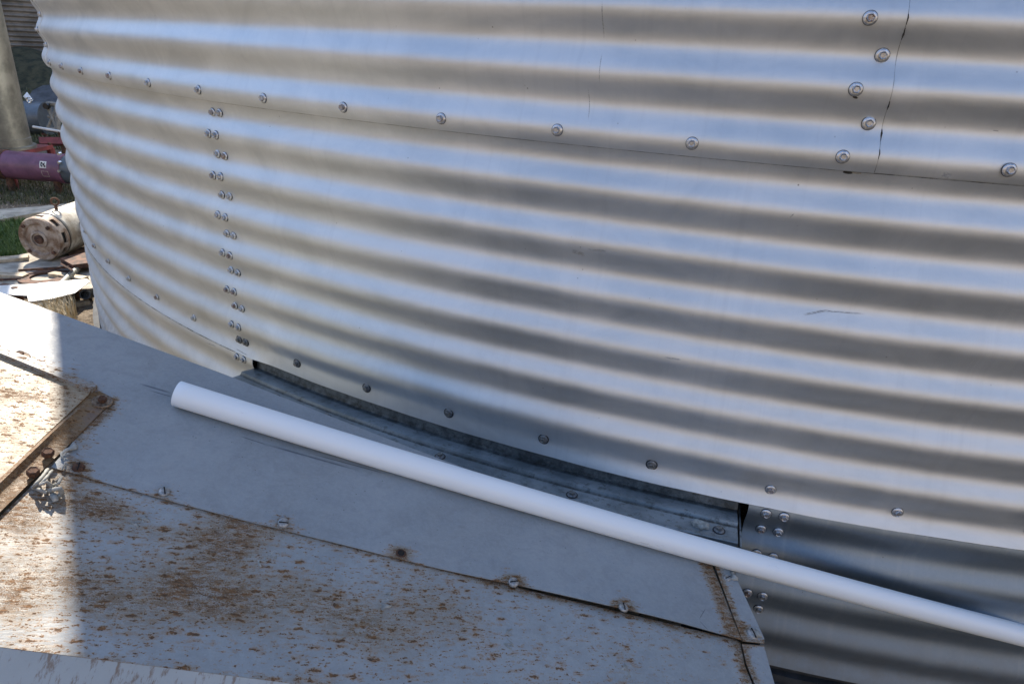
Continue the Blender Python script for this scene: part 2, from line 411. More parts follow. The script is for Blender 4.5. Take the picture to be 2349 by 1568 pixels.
for kk, t in ((1, .0475), (2, .0395), (3, .0466), (4, .0387), (5, .0466), (6, .0387)): wall_bolt(t, kk*P/2, 0.0048)
for kk in range(1, 7): wall_bolt(TH_UL-0.004+(0.003 if kk % 2 else -.003), kk*P/2, 0.0066)
for kk in range(1, 15):
    c = -0.2996+(0.0003 if kk % 2 else -0.0003)
    for s in (-1, 1): wall_bolt(c+s*0.0037, -kk*P/2, 0.0 if kk < 14 else -.0046, dark=(kk == 13))
for kk in list(range(-8, 0)): wall_bolt(-0.3023+kk*DTH, -6.5*P, -0.0022)
for kk in range(1, 15): wall_bolt(-0.3023+kk*DTH, -6.5*P, 0.0, dark=kk <= 5)
for kk, pair in ((7, 2), (7.5, 2), (8, 2), (8.5, 2), (9, 2), (9.5, 1), (10, 1)):
    z = -kk*P - (0.006 if kk >= 9 else 0)
    for t in (0.0450, 0.0529):
        if pair == 1 and t < .05: continue
        wall_bolt(t, z, -0.0032)

# flashing over the fan opening: swept profile
def sweep(name, prof, t0, t1, n, mat, parent, ends=True, smooth_angle=25, T=0.0016):
    pr = prof; m = len(pr); v = []; f = []
    nr = []
    for i in range(m):
        a = pr[max(i-1, 0)]; b = pr[min(i+1, m-1)]; dx, dz = b[0]-a[0], b[1]-a[1]; L = math.hypot(dx, dz) or 1
        nr.append((dz/L, -dx/L))
    full = pr+[(pr[i][0]+nr[i][0]*T, pr[i][1]+nr[i][1]*T) for i in reversed(range(m))]
    M2 = len(full)
    for k in range(n+1):
        t = t0+(t1-t0)*k/n
        for (r_, z) in full: v.append(cyl(t, R+r_, z)-parent.location)
    for k in range(n):
        for i in range(M2):
            a = k*M2+i; b = k*M2+(i+1) % M2; f.append((a, b, b+M2, a+M2))
    f.append(tuple(range(M2))); f.append(tuple(reversed(range(n*M2, n*M2+M2))))
    me = mesh_from(name, v, f, True); bm = bmesh.new(); bm.from_mesh(me)
    bmesh.ops.recalc_face_normals(bm, faces=bm.faces)
    for e in bm.edges:
        if len(e.link_faces) == 2 and e.calc_face_angle(0) > math.radians(smooth_angle): e.smooth = False
    bm.to_mesh(me); bm.free()
    return link(name, me, mat, parent)
def dull_galv(name, a=(0.15, 0.175, 0.185), b=(0.30, 0.335, 0.35), metal=0.5, dirt=0.6):
    k = N(name); o = k.obj(); n1 = k.noise(o, 7, 7, 0.7, 0.5); n2 = k.noise(o, 60, 6, 0.75)
    c = k.mix(k.ramp(n1, 0.35, 0.65), a, b)
    c = k.mix(k.math('MULTIPLY', k.ramp(n2, 0.52, 0.66), dirt), c, (0.07, 0.068, 0.06))
    c = k.mix(k.math('MULTIPLY', k.ramp(k.noise(o, 25, 6, .8), 0.62, 0.7), 0.5), c, (0.10, 0.06, 0.035))
    sx = k.n('ShaderNodeSeparateXYZ'); k.l(o, sx.inputs[0])
    rr = k.math('SQRT', k.math('ADD', k.math('MULTIPLY', sx.outputs[0], sx.outputs[0]), k.math('MULTIPLY', sx.outputs[1], sx.outputs[1])))
    for r0, w, al in ((R+0.0455, 0.0045, 0.85), (R-0.006, 0.012, 0.8)):
        g_ = k.ramp(k.math('ABSOLUTE', k.math('SUBTRACT', rr, r0)), w, w*0.3)
        c = k.mix(k.math('MULTIPLY', g_, k.ramp(n2, 0.3, 0.6, al*0.4, al)), c, (0.035, 0.036, 0.032))
    return k.set(Base_Color=c, Metallic=metal, Roughness=k.ramp(n1, .3, .7, .38, .55), Normal=k.bump(n2, 0.25, 0.001))
M_FLASH = dull_galv('stained_flashing')
FP = [(-0.0135, -0.64), (-0.0125, -0.7160), (-0.009, -0.7262), (0.000, -0.7275), (0.036, -0.7225), (0.040, -0.7232), (0.0430, -0.7295), (0.0460, -0.7305), (0.095, -0.7275), (0.0985, -0.7290), (0.0985, -0.748)]
fl = sweep('door_flashing', FP, -0.2872, 0.0318, 90, M_FLASH, binr)
fl['label'] = 'grimy curved flashing shelf under the cut-out'
for t, r_ in ((-0.2445, .078), (-0.2025, .076), (-0.1235, .076), (-0.0485, .077), (0.0232, .077)):
    bolt(binr, frame_z((0, 0, 1), cyl(t, R+r_-0.006, -0.7278), random.uniform(0, 1)), dark=True)
M_DARKSTEEL = simple('dark_shaded_liner', (0.10, 0.105, 0.11), 0.55, 0.5, 0.4, 15, 0.3)
# side cheeks and lintel of the opening
for t, w in ((-0.2875, -0.0008), (0.0330, 0.0008)):
    v = [cyl(t+dt, R+r_, z)-binr.location for dt in (0, w) for r_ in (-0.30, 0.098) for z in (-0.735, -1.13)]
    mbx = MB(); mbx.add(v, [(0, 1, 3, 2), (4, 6, 7, 5), (0, 4, 5, 1), (2, 3, 7, 6), (0, 2, 6, 4), (1, 5, 7, 3)])
    link('cheek_plate', mbx.mesh('cheek_plate', False), M_FLASH, binr)

# ------------------------------------------------------------------ the sloping duct in front of the bin
N_ = Vector((0.292, 0.0, 0.956)).normalized(); D_ = Vector((0.912, 0.300, -0.278)); D_ = (D_-N_*D_.dot(N_)).normalized()
T_ = N_.cross(D_).normalized()
PIPE_R = 0.02275
PL = Vector((-0.811, -4.592, -0.435)); P0 = PL - N_*PIPE_R
def plate(u, v, h=0.0):
    """photo point -> local (s, t) on the duct's top plane, h above it"""
    q = ray(u, v); Q0 = P0+N_*h; X = CAM+q*((Q0-CAM).dot(N_)/q.dot(N_)); w = X-P0
    return (w.dot(D_), w.dot(T_))
MP = frame(D_, T_, N_, P0)
duct = thing('fan_duct', 'grey painted sheet metal duct sloping down to the bin, rusty and bolted along its seams', 'duct', (0, 0, 0))
duct.matrix_world = MP
def proj(X):
    v = X-CAM; z = v.dot(fwd); return (W/2+F*v.dot(r2)/z, H/2-F*v.dot(u2)/z)

def gauss(x, y, cx, cy_, sx, sy_, ang=0.0):
    ca, sa = math.cos(ang), math.sin(ang); dx, dy = x-cx, y-cy_
    a = (dx*ca+dy*sa)/sx; b = (-dx*sa+dy*ca)/sy_
    return np.exp(-0.5*(a*a+b*b))
def seg(x, y, x0, y0, x1, y1):
    L = math.hypot(x1-x0, y1-y0); dx, dy = (x1-x0)/L, (y1-y0)/L
    al = (x-x0)*dx+(y-y0)*dy; ac = np.abs((y-y0)*dx-(x-x0)*dy)
    ov = np.maximum(0, np.maximum(-al, al-L)); return np.sqrt(ac*ac+ov*ov)
def panel(name, poly, h, thick, mat, step=0.009, lift=None, rust=None, parent=None):
    """sheet with polygon outline (s,t), gridded, given real thickness; rust(s,t,u,v) paints an attribute of stain density"""
    parent = parent or duct
    bm = bmesh.new(); bv = [bm.verts.new((s, t, 0)) for s, t in poly]; bm.faces.new(bv)
    ss = [q[0] for q in poly]; ts = [q[1] for q in poly]
    for lo, hi, ax in ((min(ss), max(ss), 0), (min(ts), max(ts), 1)):
        k = lo+step
        while k < hi:
            co = (k, 0, 0) if ax == 0 else (0, k, 0); no = (1, 0, 0) if ax == 0 else (0, 1, 0)
            bmesh.ops.bisect_plane(bm, geom=bm.verts[:]+bm.edges[:]+bm.faces[:], plane_co=co, plane_no=no)
            k += step
    if bm.faces[:][0].normal.z < 0: bmesh.ops.reverse_faces(bm, faces=bm.faces[:])
    nf = len(bm.faces)
    ret = bmesh.ops.extrude_face_region(bm, geom=bm.faces[:], use_keep_orig=True)
    newv = [g for g in ret['geom'] if isinstance(g, bmesh.types.BMVert)]
    nset = set(newv)
    for v in bm.verts:
        l_ = lift(v.co.x, v.co.y) if lift else 0.0
        v.co.z = h+l_-(0 if v in nset else thick)
    bmesh.ops.recalc_face_normals(bm, faces=bm.faces[:])
    for e in bm.edges:
        e.smooth = not (len(e.link_faces) == 2 and e.calc_face_angle(0) > 0.7)
    for f_ in bm.faces: f_.smooth = True
    me = bpy.data.meshes.new(name); bm.to_mesh(me); bm.free()
    co = np.zeros(len(me.vertices)*3); me.vertices.foreach_get('co', co); co = co.reshape(-1, 3)
    Wd = np.array(P0)[None]+co[:, :1]*np.array(D_)+co[:, 1:2]*np.array(T_)+co[:, 2:]*np.array(N_)-np.array(CAM)
    dep = Wd@np.array(fwd); uu = W/2+F*(Wd@np.array(r2))/dep; vv_ = H/2-F*(Wd@np.array(u2))/dep
    a = me.attributes.new('stain', 'FLOAT', 'POINT')
    a.data.foreach_set('value', np.clip(rust(uu, vv_), 0, 1).astype(np.float32) if rust else np.zeros(len(co), dtype=np.float32))
    return link(name, me, mat, parent)

def plate_mat(name, col_a, col_b, speck=0.3, streaky=0.0, warm=0.0):
    k = N(name); o = k.obj()
    st = plate(500, 1400); st2 = plate(700, 1408); ang = math.atan2(st2[1]-st[1], st2[0]-st[0])
    os_ = k.mapping(k.mapping(o, rot=(0, 0, -ang)), (0.34, 1, 1))
    dens = k.attr('stain')
    n1 = k.noise(o, 4, 5, 0.6, 0.4); n2 = k.noise(o, 45, 5, 0.7); fine = k.noise(o, 420, 3, 0.6)
    c = k.mix(k.ramp(n1, 0.3, 0.7), col_a, col_b)
    c = k.mix(k.math('MULTIPLY', k.ramp(n2, 0.45, 0.7), 0.22), c, tuple(x*0.72 for x in col_a))
    c = k.mix(k.math('MULTIPLY', k.ramp(fine, 0.4, 0.7), 0.10), c, tuple(min(1, x*1.4) for x in col_b))
    c = k.mix(k.math('MULTIPLY', k.ramp(k.noise(o, 140, 4, 0.75), 0.42, 0.62), 0.16), c, tuple(min(1, x*1.35) for x in col_b))
    c = k.mix(k.math('MULTIPLY', k.ramp(k.noise(o, 13, 6, 0.7, 1.2), 0.50, 0.62), 0.20), c, tuple(x*0.75 for x in col_a))
    # tiny dark specks
    v = k.n('ShaderNodeTexVoronoi'); v.inputs['Scale'].default_value = 70; k.l(o, v.inputs['Vector'])
    tiny = k.math('MULTIPLY', k.ramp(v.outputs['Distance'], 0.10, 0.04), k.ramp(k.noise(o, 9, 3), 0.42, 0.6))
    c = k.mix(k.math('MULTIPLY', tiny, 0.7), c, (0.06, 0.055, 0.05))
    # rust: scattered eruption spots with small tails, and mottled stains where the density is high
    a = k.noise(os_, 110, 5, 0.68, 0.2); b = k.noise(os_, 420, 4, 0.7)
    wob = k.n('ShaderNodeVectorMath', operation='SCALE'); k.l(k.noise(o, 130, 3, 0.7, out=1), wob.inputs[0]); wob.inputs['Scale'].default_value = 0.010
    vadd = k.n('ShaderNodeVectorMath', operation='ADD'); k.l(os_, vadd.inputs[0]); k.l(wob.outputs[0], vadd.inputs[1])
    core = None; halo = None
    for scv, gain in ((120, 0.50), (300, 0.52)):
        v = k.n('ShaderNodeTexVoronoi'); v.inputs['Scale'].default_value = scv; k.l(vadd.outputs[0], v.inputs['Vector'])
        sepc = k.n('ShaderNodeSeparateColor'); k.l(v.outputs['Color'], sepc.inputs[0])
        room = k.math('SUBTRACT', k.math('MULTIPLY', dens, 1.55), k.math('ADD', k.math('MULTIPLY', sepc.outputs[0], 0.95), 0.04))
        rad_ = k.math('MULTIPLY', k.math('MINIMUM', k.math('MAXIMUM', room, 0.0), 0.62), gain)
        dd_ = k.math('SUBTRACT', rad_, k.math('ADD', v.outputs['Distance'], k.math('MULTIPLY', k.math('SUBTRACT', b, 0.5), 0.55)))
        on = k.ramp(rad_, 0.01, 0.06)
        cr_ = k.math('MULTIPLY', k.ramp(dd_, 0.0, 0.09), on); hl_ = k.math('MULTIPLY', k.ramp(dd_, -0.30, 0.06), on)
        core = cr_ if core is None else k.math('MAXIMUM', core, cr_); halo = hl_ if halo is None else k.math('MAXIMUM', halo, hl_)
    mott = k.math('MULTIPLY', k.ramp(k.math('ADD', k.math('MULTIPLY', k.noise(os_, 170, 5, .75), 0.5), k.math('MULTIPLY', k.noise(o, 640, 4, .75), 0.5)), 0.455, 0.545), k.ramp(dens, 0.48, 1.0, 0.0, 0.75))
    c = k.mix(k.math('MULTIPLY', halo, 0.60), c, (0.29, 0.155, 0.055))
    c = k.mix(k.ramp(dens, 0.40, 1.0, 0.0, 0.34), c, (0.27, 0.195, 0.09))
    c = k.mix(k.math('MULTIPLY', mott, 0.85), c, (0.13, 0.078, 0.026))
    rc = k.mix(k.ramp(b, 0.35, 0.6), (0.045, 0.022, 0.009), (0.19, 0.083, 0.022))
    core = k.math('MAXIMUM', k.math('MULTIPLY', core, 0.9), k.math('MULTIPLY', mott, k.ramp(dens, 0.75, 1.0, 0.0, 0.95)))
    c = k.mix(core, c, rc)
    rg = k.math('ADD', k.ramp(n2, 0.3, 0.7, 0.42, 0.56), k.math('MULTIPLY', core, 0.35))
    h = k.math('ADD', k.math('MULTIPLY', k.noise(os_, 260, 4, 0.65), 1.0), k.math('MULTIPLY', core, 0.9))
    b1 = k.bump(h, 0.35, 0.0012)
    b2 = k.bump(k.noise(o, 3.2, 3, 0.5), 0.85, 0.02, b1)
    return k.set(Base_Color=c, Roughness=rg, Metallic=0.0, Normal=b2, Specular_IOR_Level=0.45), k

def scratches(k, lst, col=(0.09, 0.105, 0.13)):
    """dark scuffed lines on the panel, in its own (s, t) coordinates"""
    o = k.obj(); sep = k.n('ShaderNodeSeparateXYZ'); k.l(o, sep.inputs[0]); S, T = sep.outputs[0], sep.outputs[1]
    tot = None
    for (p0, p1, w) in lst:
        a0, b0 = p0; a1, b1 = p1; L = math.hypot(a1-a0, b1-b0); dx, dy = (a1-a0)/L, (b1-b0)/L
        x_ = k.math('SUBTRACT', S, a0); y_ = k.math('SUBTRACT', T, b0)
        al = k.math('ADD', k.math('MULTIPLY', x_, dx), k.math('MULTIPLY', y_, dy))
        ac = k.math('ABSOLUTE', k.math('SUBTRACT', k.math('MULTIPLY', y_, dx), k.math('MULTIPLY', x_, dy)))
        m = k.math('MULTIPLY', k.ramp(ac, w, w*0.3), k.ramp(k.math('ABSOLUTE', k.math('SUBTRACT', al, L/2)), L/2, L*0.2))
        tot = m if tot is None else k.math('MAXIMUM', tot, m)
    brk = k.ramp(k.noise(k.mapping(o, (40, 300, 1)), 1.0, 4, 0.7), 0.3, 0.5, 0.35, 1.0)
    src = k.b.inputs['Base Color'].links[0].from_socket
    k.l(k.mix(k.math('MULTIPLY', k.math('MULTIPLY', tot, brk), 0.92), src, col), k.b.inputs['Base Color'])
M_PA, kA = plate_mat('weathered_grey_panel', (0.235, 0.258, 0.270), (0.290, 0.313, 0.325))
scratches(kA, [(plate(315, 878), plate(400, 903), .003), (plate(340, 894), plate(402, 912), .0018), (plate(545, 998), plate(620, 1022), .0015), (plate(590, 1013), plate(835, 1082), .0028), (plate(700, 1036), plate(900, 1090), .0016),
                (plate(1618, 1395), plate(1600, 1425), .001), (plate(1600, 1425), plate(1622, 1452), .001)])
M_PB, kB = plate_mat('rust_speckled_grey_panel', (0.25, 0.272, 0.278), (0.305, 0.328, 0.335))
M_PC, kC = plate_mat('rust_streaked_cream_panel', (0.34, 0.28, 0.20), (0.42, 0.36, 0.27))

SCREWS = [(180, 1072), (377, 1128), (650, 1199), (1178, 1335), (1430, 1393)]
def seam_v(u): return np.interp(u, [115, 400, 920, 1300, 1692], [1070, 1151, 1284, 1375, 1467])
def rustA(u, v):
    d = 0*u
    for i, (a, b) in enumerate(SCREWS): d = d+(1.4 if i in (0, 3, 4) else 0.75)*gauss(u, v, a, b, 26 if i == 0 else 26, 16, .25)
    d = d+1.2*gauss(u, v, 920, 1266, 26, 14, .25)
    e = seam_v(u)-v; d = d+0.95*np.exp(-np.maximum(e, 0)/5)*(0.5+0.5*np.clip((u-900)/800, 0, 1))
    jd = seg(u, v, 1632, 1293, 1656, 1353); jd = np.minimum(jd, seg(u, v, 1656, 1353, 1699, 1470))
    d = d+1.7*np.exp(-(jd/26)**2)
    d = d+0.55*np.exp(-(seg(u, v, 130, 870, 220, 890)/10)**2)+0.8*gauss(u, v, 235, 960, 14, 40, .8)+0.7*np.exp(-(seg(u, v, 262, 915, 180, 1005)/9)**2)+0.6*gauss(u, v, 200, 1020, 25, 12, 0)
    d = d+0.8*gauss(u, v, 60, 835, 100, 24, .4)+0.25*gauss(u, v, 150, 740, 60, 14, .35)+0.10*gauss(u, v, 200, 850, 90, 60)
    return d
def rust_gapB(u, v):
    d = 0.43+0.07*np.sin(u/97.+v/61.)+0.06*np.sin(u/41.-v/33.)
    d = d+0.60*gauss(u, v, 235, 1165, 55, 18, .15)+0.55*gauss(u, v, 500, 1245, 75, 34, .2)+0.35*gauss(u, v, 560, 1195, 60, 18, .3)+0.30*gauss(u, v, 350, 1215, 60, 15, .1)
    d = d+0.30*gauss(u, v, 400, 1370, 230, 55, .1)+0.22*gauss(u, v, 650, 1370, 330, 60, .1)+0.15*gauss(u, v, 900, 1440, 300, 60, .2)
    d = d+0.34*gauss(u, v, 60, 1140, 110, 40, -.4)+0.34*gauss(u, v, 20, 1360, 90, 50, 0)+0.2*gauss(u, v, 130, 1200, 70, 25)+0.18*gauss(u, v, 190, 1330, 50, 80)
    d = d+0.16*np.clip((190-u)/120, 0, 1)
    e = v-seam_v(u); d = d+0.5*np.exp(-np.maximum(e, 0)/7)+0.8*np.exp(-np.maximum(e, 0)/5)*np.clip((u-1050)/150, 0, 1)  # seam rust; the right part also paints the darkness of the gap
    d = d-0.16*np.clip((u-1000)/700, 0, 1)-0.25*gauss(u, v, 620, 1285, 45, 25)+0.5*np.exp(-np.abs(v-(1479+u*0.1237))/6)*(0.6+0.4*np.sin(u/13.))
    jd = seg(u, v, 1699, 1470, 1711, 1523); jd = np.minimum(jd, seg(u, v, 1711, 1523, 1732, 1575)); d = d+1.6*np.exp(-(jd/17)**2)
    return d
def rustC(u, v): return 0.74+0.2*gauss(u, v, 45, 905, 70, 9, .1)+0.10*gauss(u, v, 20, 990, 60, 70)
def rustS(u, v):
    jd = np.minimum(seg(u, v, 1632, 1293, 1656, 1353), seg(u, v, 1656, 1353, 1699, 1470)); jd = np.minimum(jd, seg(u, v, 1711, 1523, 1732, 1575)); jd = np.minimum(jd, seg(u, v, 1699, 1470, 1711, 1523))
    return 0.14+1.5*np.exp(-(jd/14)**2)+1.2*np.exp(-(np.abs(v-1474)/9)**2)+0.7*gauss(u, v, 1700, 1440, 26, 12)
def rustBar(u, v): return 0.95-0.5*gauss(u, v, 215, 950, 25, 14, -.8)

pA_bulge = plate(1440, 1405)
def liftA(s, t):
    # the lower edge springs up near the right end, and the whole edge waves a little
    u0, t_edge = s, seam_line(s); e = t-t_edge
    g = math.exp(-((s-pA_bulge[0])/0.22)**2)*0.0095*math.exp(-max(e, 0)/0.05)
    return g+0.0006*math.sin(s*23)*math.exp(-max(e, 0)/0.06)
sA, sB2 = plate(115, 1070), plate(1699, 1470)
def seam_line(s): return sA[1]+(sB2[1]-sA[1])*(s-sA[0])/(sB2[0]-sA[0])
TL = plate(0, 672); T3 = plate(515, 858); dTL = ((T3[0]-TL[0]), (T3[1]-TL[1]))
TLL = (TL[0]-1.25, TL[1]-1.25*dTL[1]/abs(dTL[0]))
T_end = plate(1632, 1250)
# panel A: the long upper panel, with the notch at its left end
polyA = [TLL, plate(222, 750), T3, plate(743, 948), plate(877, 1001), plate(1004, 1050), plate(1084, 1079), plate(1250, 1131), plate(1600, 1240), plate(1632, 1293), plate(1656, 1353), plate(1699, 1469),
         plate(1300, 1373), plate(920, 1282), plate(400, 1151), plate(117, 1070), plate(176, 1003), plate(262, 918), plate(228, 897), plate(205, 903), plate(0, 817), plate(-130, 762)]
# lift the panel to sit on top of B
def dedup(poly): return poly
oA = panel('top_panel', polyA, 0.0, 0.0015, M_PA, lift=liftA, rust=rustA)
# panel B: the near panel, slips under A
fold0, fold1 = plate(0, 1479), plate(760, 1573)
fd = ((fold1[0]-fold0[0]), (fold1[1]-fold0[1])); fl_ = math.hypot(*fd); fd = (fd[0]/fl_, fd[1]/fl_)
def fold_pt(s): return (s, fold0[1]+fd[1]/fd[0]*(s-fold0[0]))
sR = plate(1732, 1572)[0]
polyB = [plate(-120, 1300), plate(0, 1180), plate(75, 1108), plate(120, 1050), plate(400, 1136), plate(1050, 1298), plate(1200, 1347), plate(1300, 1371), plate(1500, 1418), plate(1690, 1463), plate(1700, 1470), plate(1711, 1523), plate(1731, 1572), fold_pt(sR+0.012), fold_pt(fold0[0]-0.25)]
oB = panel('top_panel', polyB, -0.0030, 0.0015, M_PB, rust=rust_gapB)
oB['label'] = 'rust speckled near panel of the duct'
# panel C: rusty panel at the far left under the lip
polyC = [plate(-160, 735), plate(-130, 755), plate(0, 812), plate(210, 900), plate(200, 912), plate(100, 1006), plate(0, 1103), plate(-150, 1240)]
oC = panel('top_panel', polyC, 0.0045, 0.0015, M_PC, rust=rustC)
sF = fold0[0]-1.25
polyX = [(TLL[0]+0.01, TLL[1]-0.02), (plate(-100, 742)[0]+0.12, plate(-100, 742)[1]-0.03), (plate(-60, 1000)[0]+0.05, plate(-60, 1000)[1]), (fold0[0]-0.2, fold_pt(fold0[0]-0.2)[1]+.001), fold_pt(sF)]
panel('top_panel', polyX, -0.0085, 0.0015, M_PC, rust=rustC, step=0.05)
# right-hand overlap strips, upper and lower
polyD = [plate(1634, 1288), plate(1660, 1270), plate(1674, 1300), plate(1693, 1340), plate(1751, 1466), plate(1751, 1477), plate(1701, 1471), plate(1658, 1353)]
panel('edge_strip', polyD, 0.0035, 0.0018, M_PA, rust=rustS, step=0.006)
polyE = [plate(1702, 1478), plate(1752, 1481), plate(1778, 1573), plate(1796, 1640), fold_pt(sR+0.06), plate(1750, 1640), plate(1733, 1573), plate(1713, 1523)]
polyE = [plate(1702, 1476), plate(1752, 1480), plate(1778, 1573), plate(1792, 1640), plate(1751, 1640), plate(1734, 1573), plate(1713, 1523)]
panel('edge_strip', polyE, 0.0005, 0.0018, M_PA, rust=rustS, step=0.006)
# rusty corner batten
bt = [plate(205, 903), plate(228, 899), plate(262, 916), plate(178, 1002), plate(110, 1068), plate(0, 1176), plate(-60, 1234), plate(-130, 1238), plate(0, 1098), plate(100, 1003)]
b0, b1_ = plate(150, 960), plate(215, 900)
bd = Vector((b1_[0]-b0[0], b1_[1]-b0[1])).normalized(); bn = Vector((-bd.y, bd.x))
gl0 = plate(60, 1075); gc = Vector(gl0).dot(bn)
SGN = 1 if (Vector(plate(30, 1060))-Vector(gl0)).dot(bn) > 0 else -1
def liftBar(s, t):
    x = Vector((s, t)).dot(bn)-gc
    al = (Vector((s, t))-Vector(gl0)).dot(bd)
    g = 0.0080*math.exp(-((x*SGN-0.0075)/0.0055)**2)     # folded ridge beside the far panel
    fade = 1/(1+math.exp((al-0.13)/0.02))
    return g*fade
M_RUST, kR = plate_mat('rusted_batten', (0.10, 0.06, 0.04), (0.17, 0.12, 0.085))
oBar = panel('corner_batten', bt, 0.0022, 0.0018, M_RUST, step=0.005, lift=liftBar, rust=rustBar)
oBar['label'] = 'rusty folded batten joining three panels'
# raised lip along the left lower edge of the upper panel
lip = MB(); l0 = Vector((*plate(-130, 768), 0)); l1 = Vector((*plate(207, 905), 0)); ld = (l1-l0).normalized(); ln = Vector((-ld.y, ld.x, 0))
Lm = Matrix((ld, ln, (0, 0, 1))).transposed()
lip.box((l0+l1)/2+Vector((0, 0, 0.0065))+ln*0.007, (l1-l0).length, 0.016, 0.0095, Lm)
me = lip.mesh('lip', False); me.materials.append(M_PA)
a = me.attributes.new('stain', 'FLOAT', 'POINT'); a.data.foreach_set('value', np.full(len(me.vertices), .7, dtype=np.float32))
link('lip', me, None, duct)

# sides of the duct down to the ground
def world_pt(s, t, h=0): return P0+D_*s+T_*t+N_*h
OUT = Vector((0,0,0))
def side(name, pts, mat, thick=0.0015, flare=0.0):
    """vertical wall hanging from the polyline pts (world), gridded"""
    m = len(pts); rows = 24; v = []; f = []; inv = MP.inverted()
    nrm = (pts[-1]-pts[0]).cross(Vector((0, 0, 1))).normalized()
    for lay in (0, 1):
        for j in range(rows+1):
            for q in pts:
                z = q.z+(GZ-q.z)*(j/rows)**1.5
                v.append(inv @ (Vector((q.x, q.y, z))-nrm*thick*lay+OUT*min(q.z-z, 0.20)*flare))
    n1 = m*(rows+1)
    for j in range(rows):
        for i in range(m-1):
            a = j*m+i; f.append((a, a+1, a+m+1, a+m)); b = a+n1; f.append((b, b+m, b+m+1, b+1))
    for i in range(m-1): f.append((i, n1+i, n1+i+1, i+1))
    for j in range(rows):
        a = j*m; f.append((a, a+m, n1+a+m, n1+a)); a = j*m+m-1; f.append((a, n1+a, n1+a+m, a+m))
    me = mesh_from(name, v, f, False)
    uvl = me.uv_layers.new(name='UVMap'); li = np.zeros(len(me.loops), dtype=np.int32); me.loops.foreach_get('vertex_index', li)
    ud = []
    for q in v:
        wq = MP @ q; ud.append(((wq-pts[0]).dot((pts[-1]-pts[0]).normalized()), wq.z))
    uvl.data.foreach_set('uv', np.array(ud, dtype=np.float32)[li].ravel())
    return link(name, me, mat, duct)
def side_mat():
    k = N('painted_side_with_rust_runs'); uv = k.uv()
    sep = k.n('ShaderNodeSeparateXYZ'); k.l(uv, sep.inputs[0])
    n1 = k.noise(uv, 6, 5, 0.6); c = k.mix(k.ramp(n1, .3, .7), (0.31, 0.34, 0.345), (0.375, 0.405, 0.41))
    run = k.noise(k.mapping(uv, (70, 26, 1)), 1.0, 5, 0.7, 0.3); run2 = k.noise(k.mapping(uv, (220, 90, 1)), 1.0, 4, 0.7)
    m = k.ramp(k.math('ADD', k.math('MULTIPLY', run, 0.6), k.math('MULTIPLY', run2, 0.4)), 0.51, 0.60)
    c = k.mix(k.math('MULTIPLY', m, 0.7), c, (0.15, 0.08, 0.03))
    return k.set(Base_Color=c, Roughness=0.5, Normal=k.bump(k.noise(uv, 300, 3), .25, .001))
M_SIDE = side_mat()
near = [world_pt(*fold_pt(fold0[0]-1.25+(sR+0.012+1.25-fold0[0])*i/60), -0.004) for i in range(61)]
OUT = Vector((-T_.x, -T_.y, 0)).normalized()
side('side_panel', near, M_SIDE, flare=0.9)
far_pts = [world_pt(*q, -0.003) for q in (TLL, plate(222, 750), T3, plate(743, 948), plate(877, 1001), plate(1084, 1079), plate(1250, 1131), plate(1600, 1240))]
far_in = [q+Vector((0.25, -1, 0)).normalized()*0.004 for q in far_pts]
side('side_panel', list(reversed(far_in)), M_SIDE)
endp = [world_pt(*plate(*q), -0.003) for q in ((1655, 1272), (1671, 1300), (1690, 1340), (1748, 1467), (1775, 1573), (1790, 1640))]+[world_pt(*fold_pt(sR+0.03), -0.003)]
side('end_panel', list(reversed([q+Vector((-0.003, 0, 0)) for q in endp])), M_FLASH)
lp = [world_pt(*TLL, -0.006), world_pt(*fold_pt(fold0[0]-1.25), -0.006)]
side('end_panel', lp, M_SIDE)

# rolled rust-brown hem along the fold: irregular stain handled by material; screws
mb = MB(); mb.lathe([(0.0075, -0.001), (0.0074, 0.0012), (0.0060, 0.0026), (0.0030, 0.0034), (0.0001, 0.0036)], 18); ME_DOME = mb.mesh('screw', True, 60)
mb = MB(); mb.box((0, 0, 0.0033), 0.0125, 0.0016, 0.0012); ME_SLOT = mb.mesh('slot', False)
M_SCREW = simple('dull_screw_head', (0.34, 0.34, 0.33), 0.45, 0.6, 0.35, 260, 0.3)
M_SLOT = simple('dark_screw_slot', (0.012, 0.01, 0.009), 0.9)
ME_DOME.materials.append(M_SCREW); ME_SLOT.materials.append(M_SLOT)
ME_DOME_R = ME_DOME.copy(); ME_DOME_R.materials.clear(); ME_DOME_R.materials.append(M_BOLT_RUST)
def on_plate_M(u, v, h, tilt=(0, 0), spin=0.0, sc_=1.0):
    s, t = plate(u, v, h)
    return Matrix.Translation((s, t, h)) @ Matrix.Rotation(tilt[0], 4, 'X') @ Matrix.Rotation(tilt[1], 4, 'Y') @ Matrix.Rotation(spin, 4, 'Z') @ Matrix.Scale(sc_, 4)
for i, (u, v) in enumerate(SCREWS):
    tilt = ((0.1, 0.1), (0, 0), (0.45, 0.1), (0.2, 0), (-.1, 0))[i]
    st_ = plate(u, v, 0.001); hs_ = 0.001+liftA(*st_); hs_ = 0.001+liftA(*plate(u, v, hs_))
    o = link('screw', ME_DOME_R if i == 0 else ME_DOME, None, duct, on_plate_M(u, v, hs_, tilt, (1.9, 2.1, 0.2, 0.4, 1.65)[i], 1.1))
    link('slot', ME_SLOT, None, o)
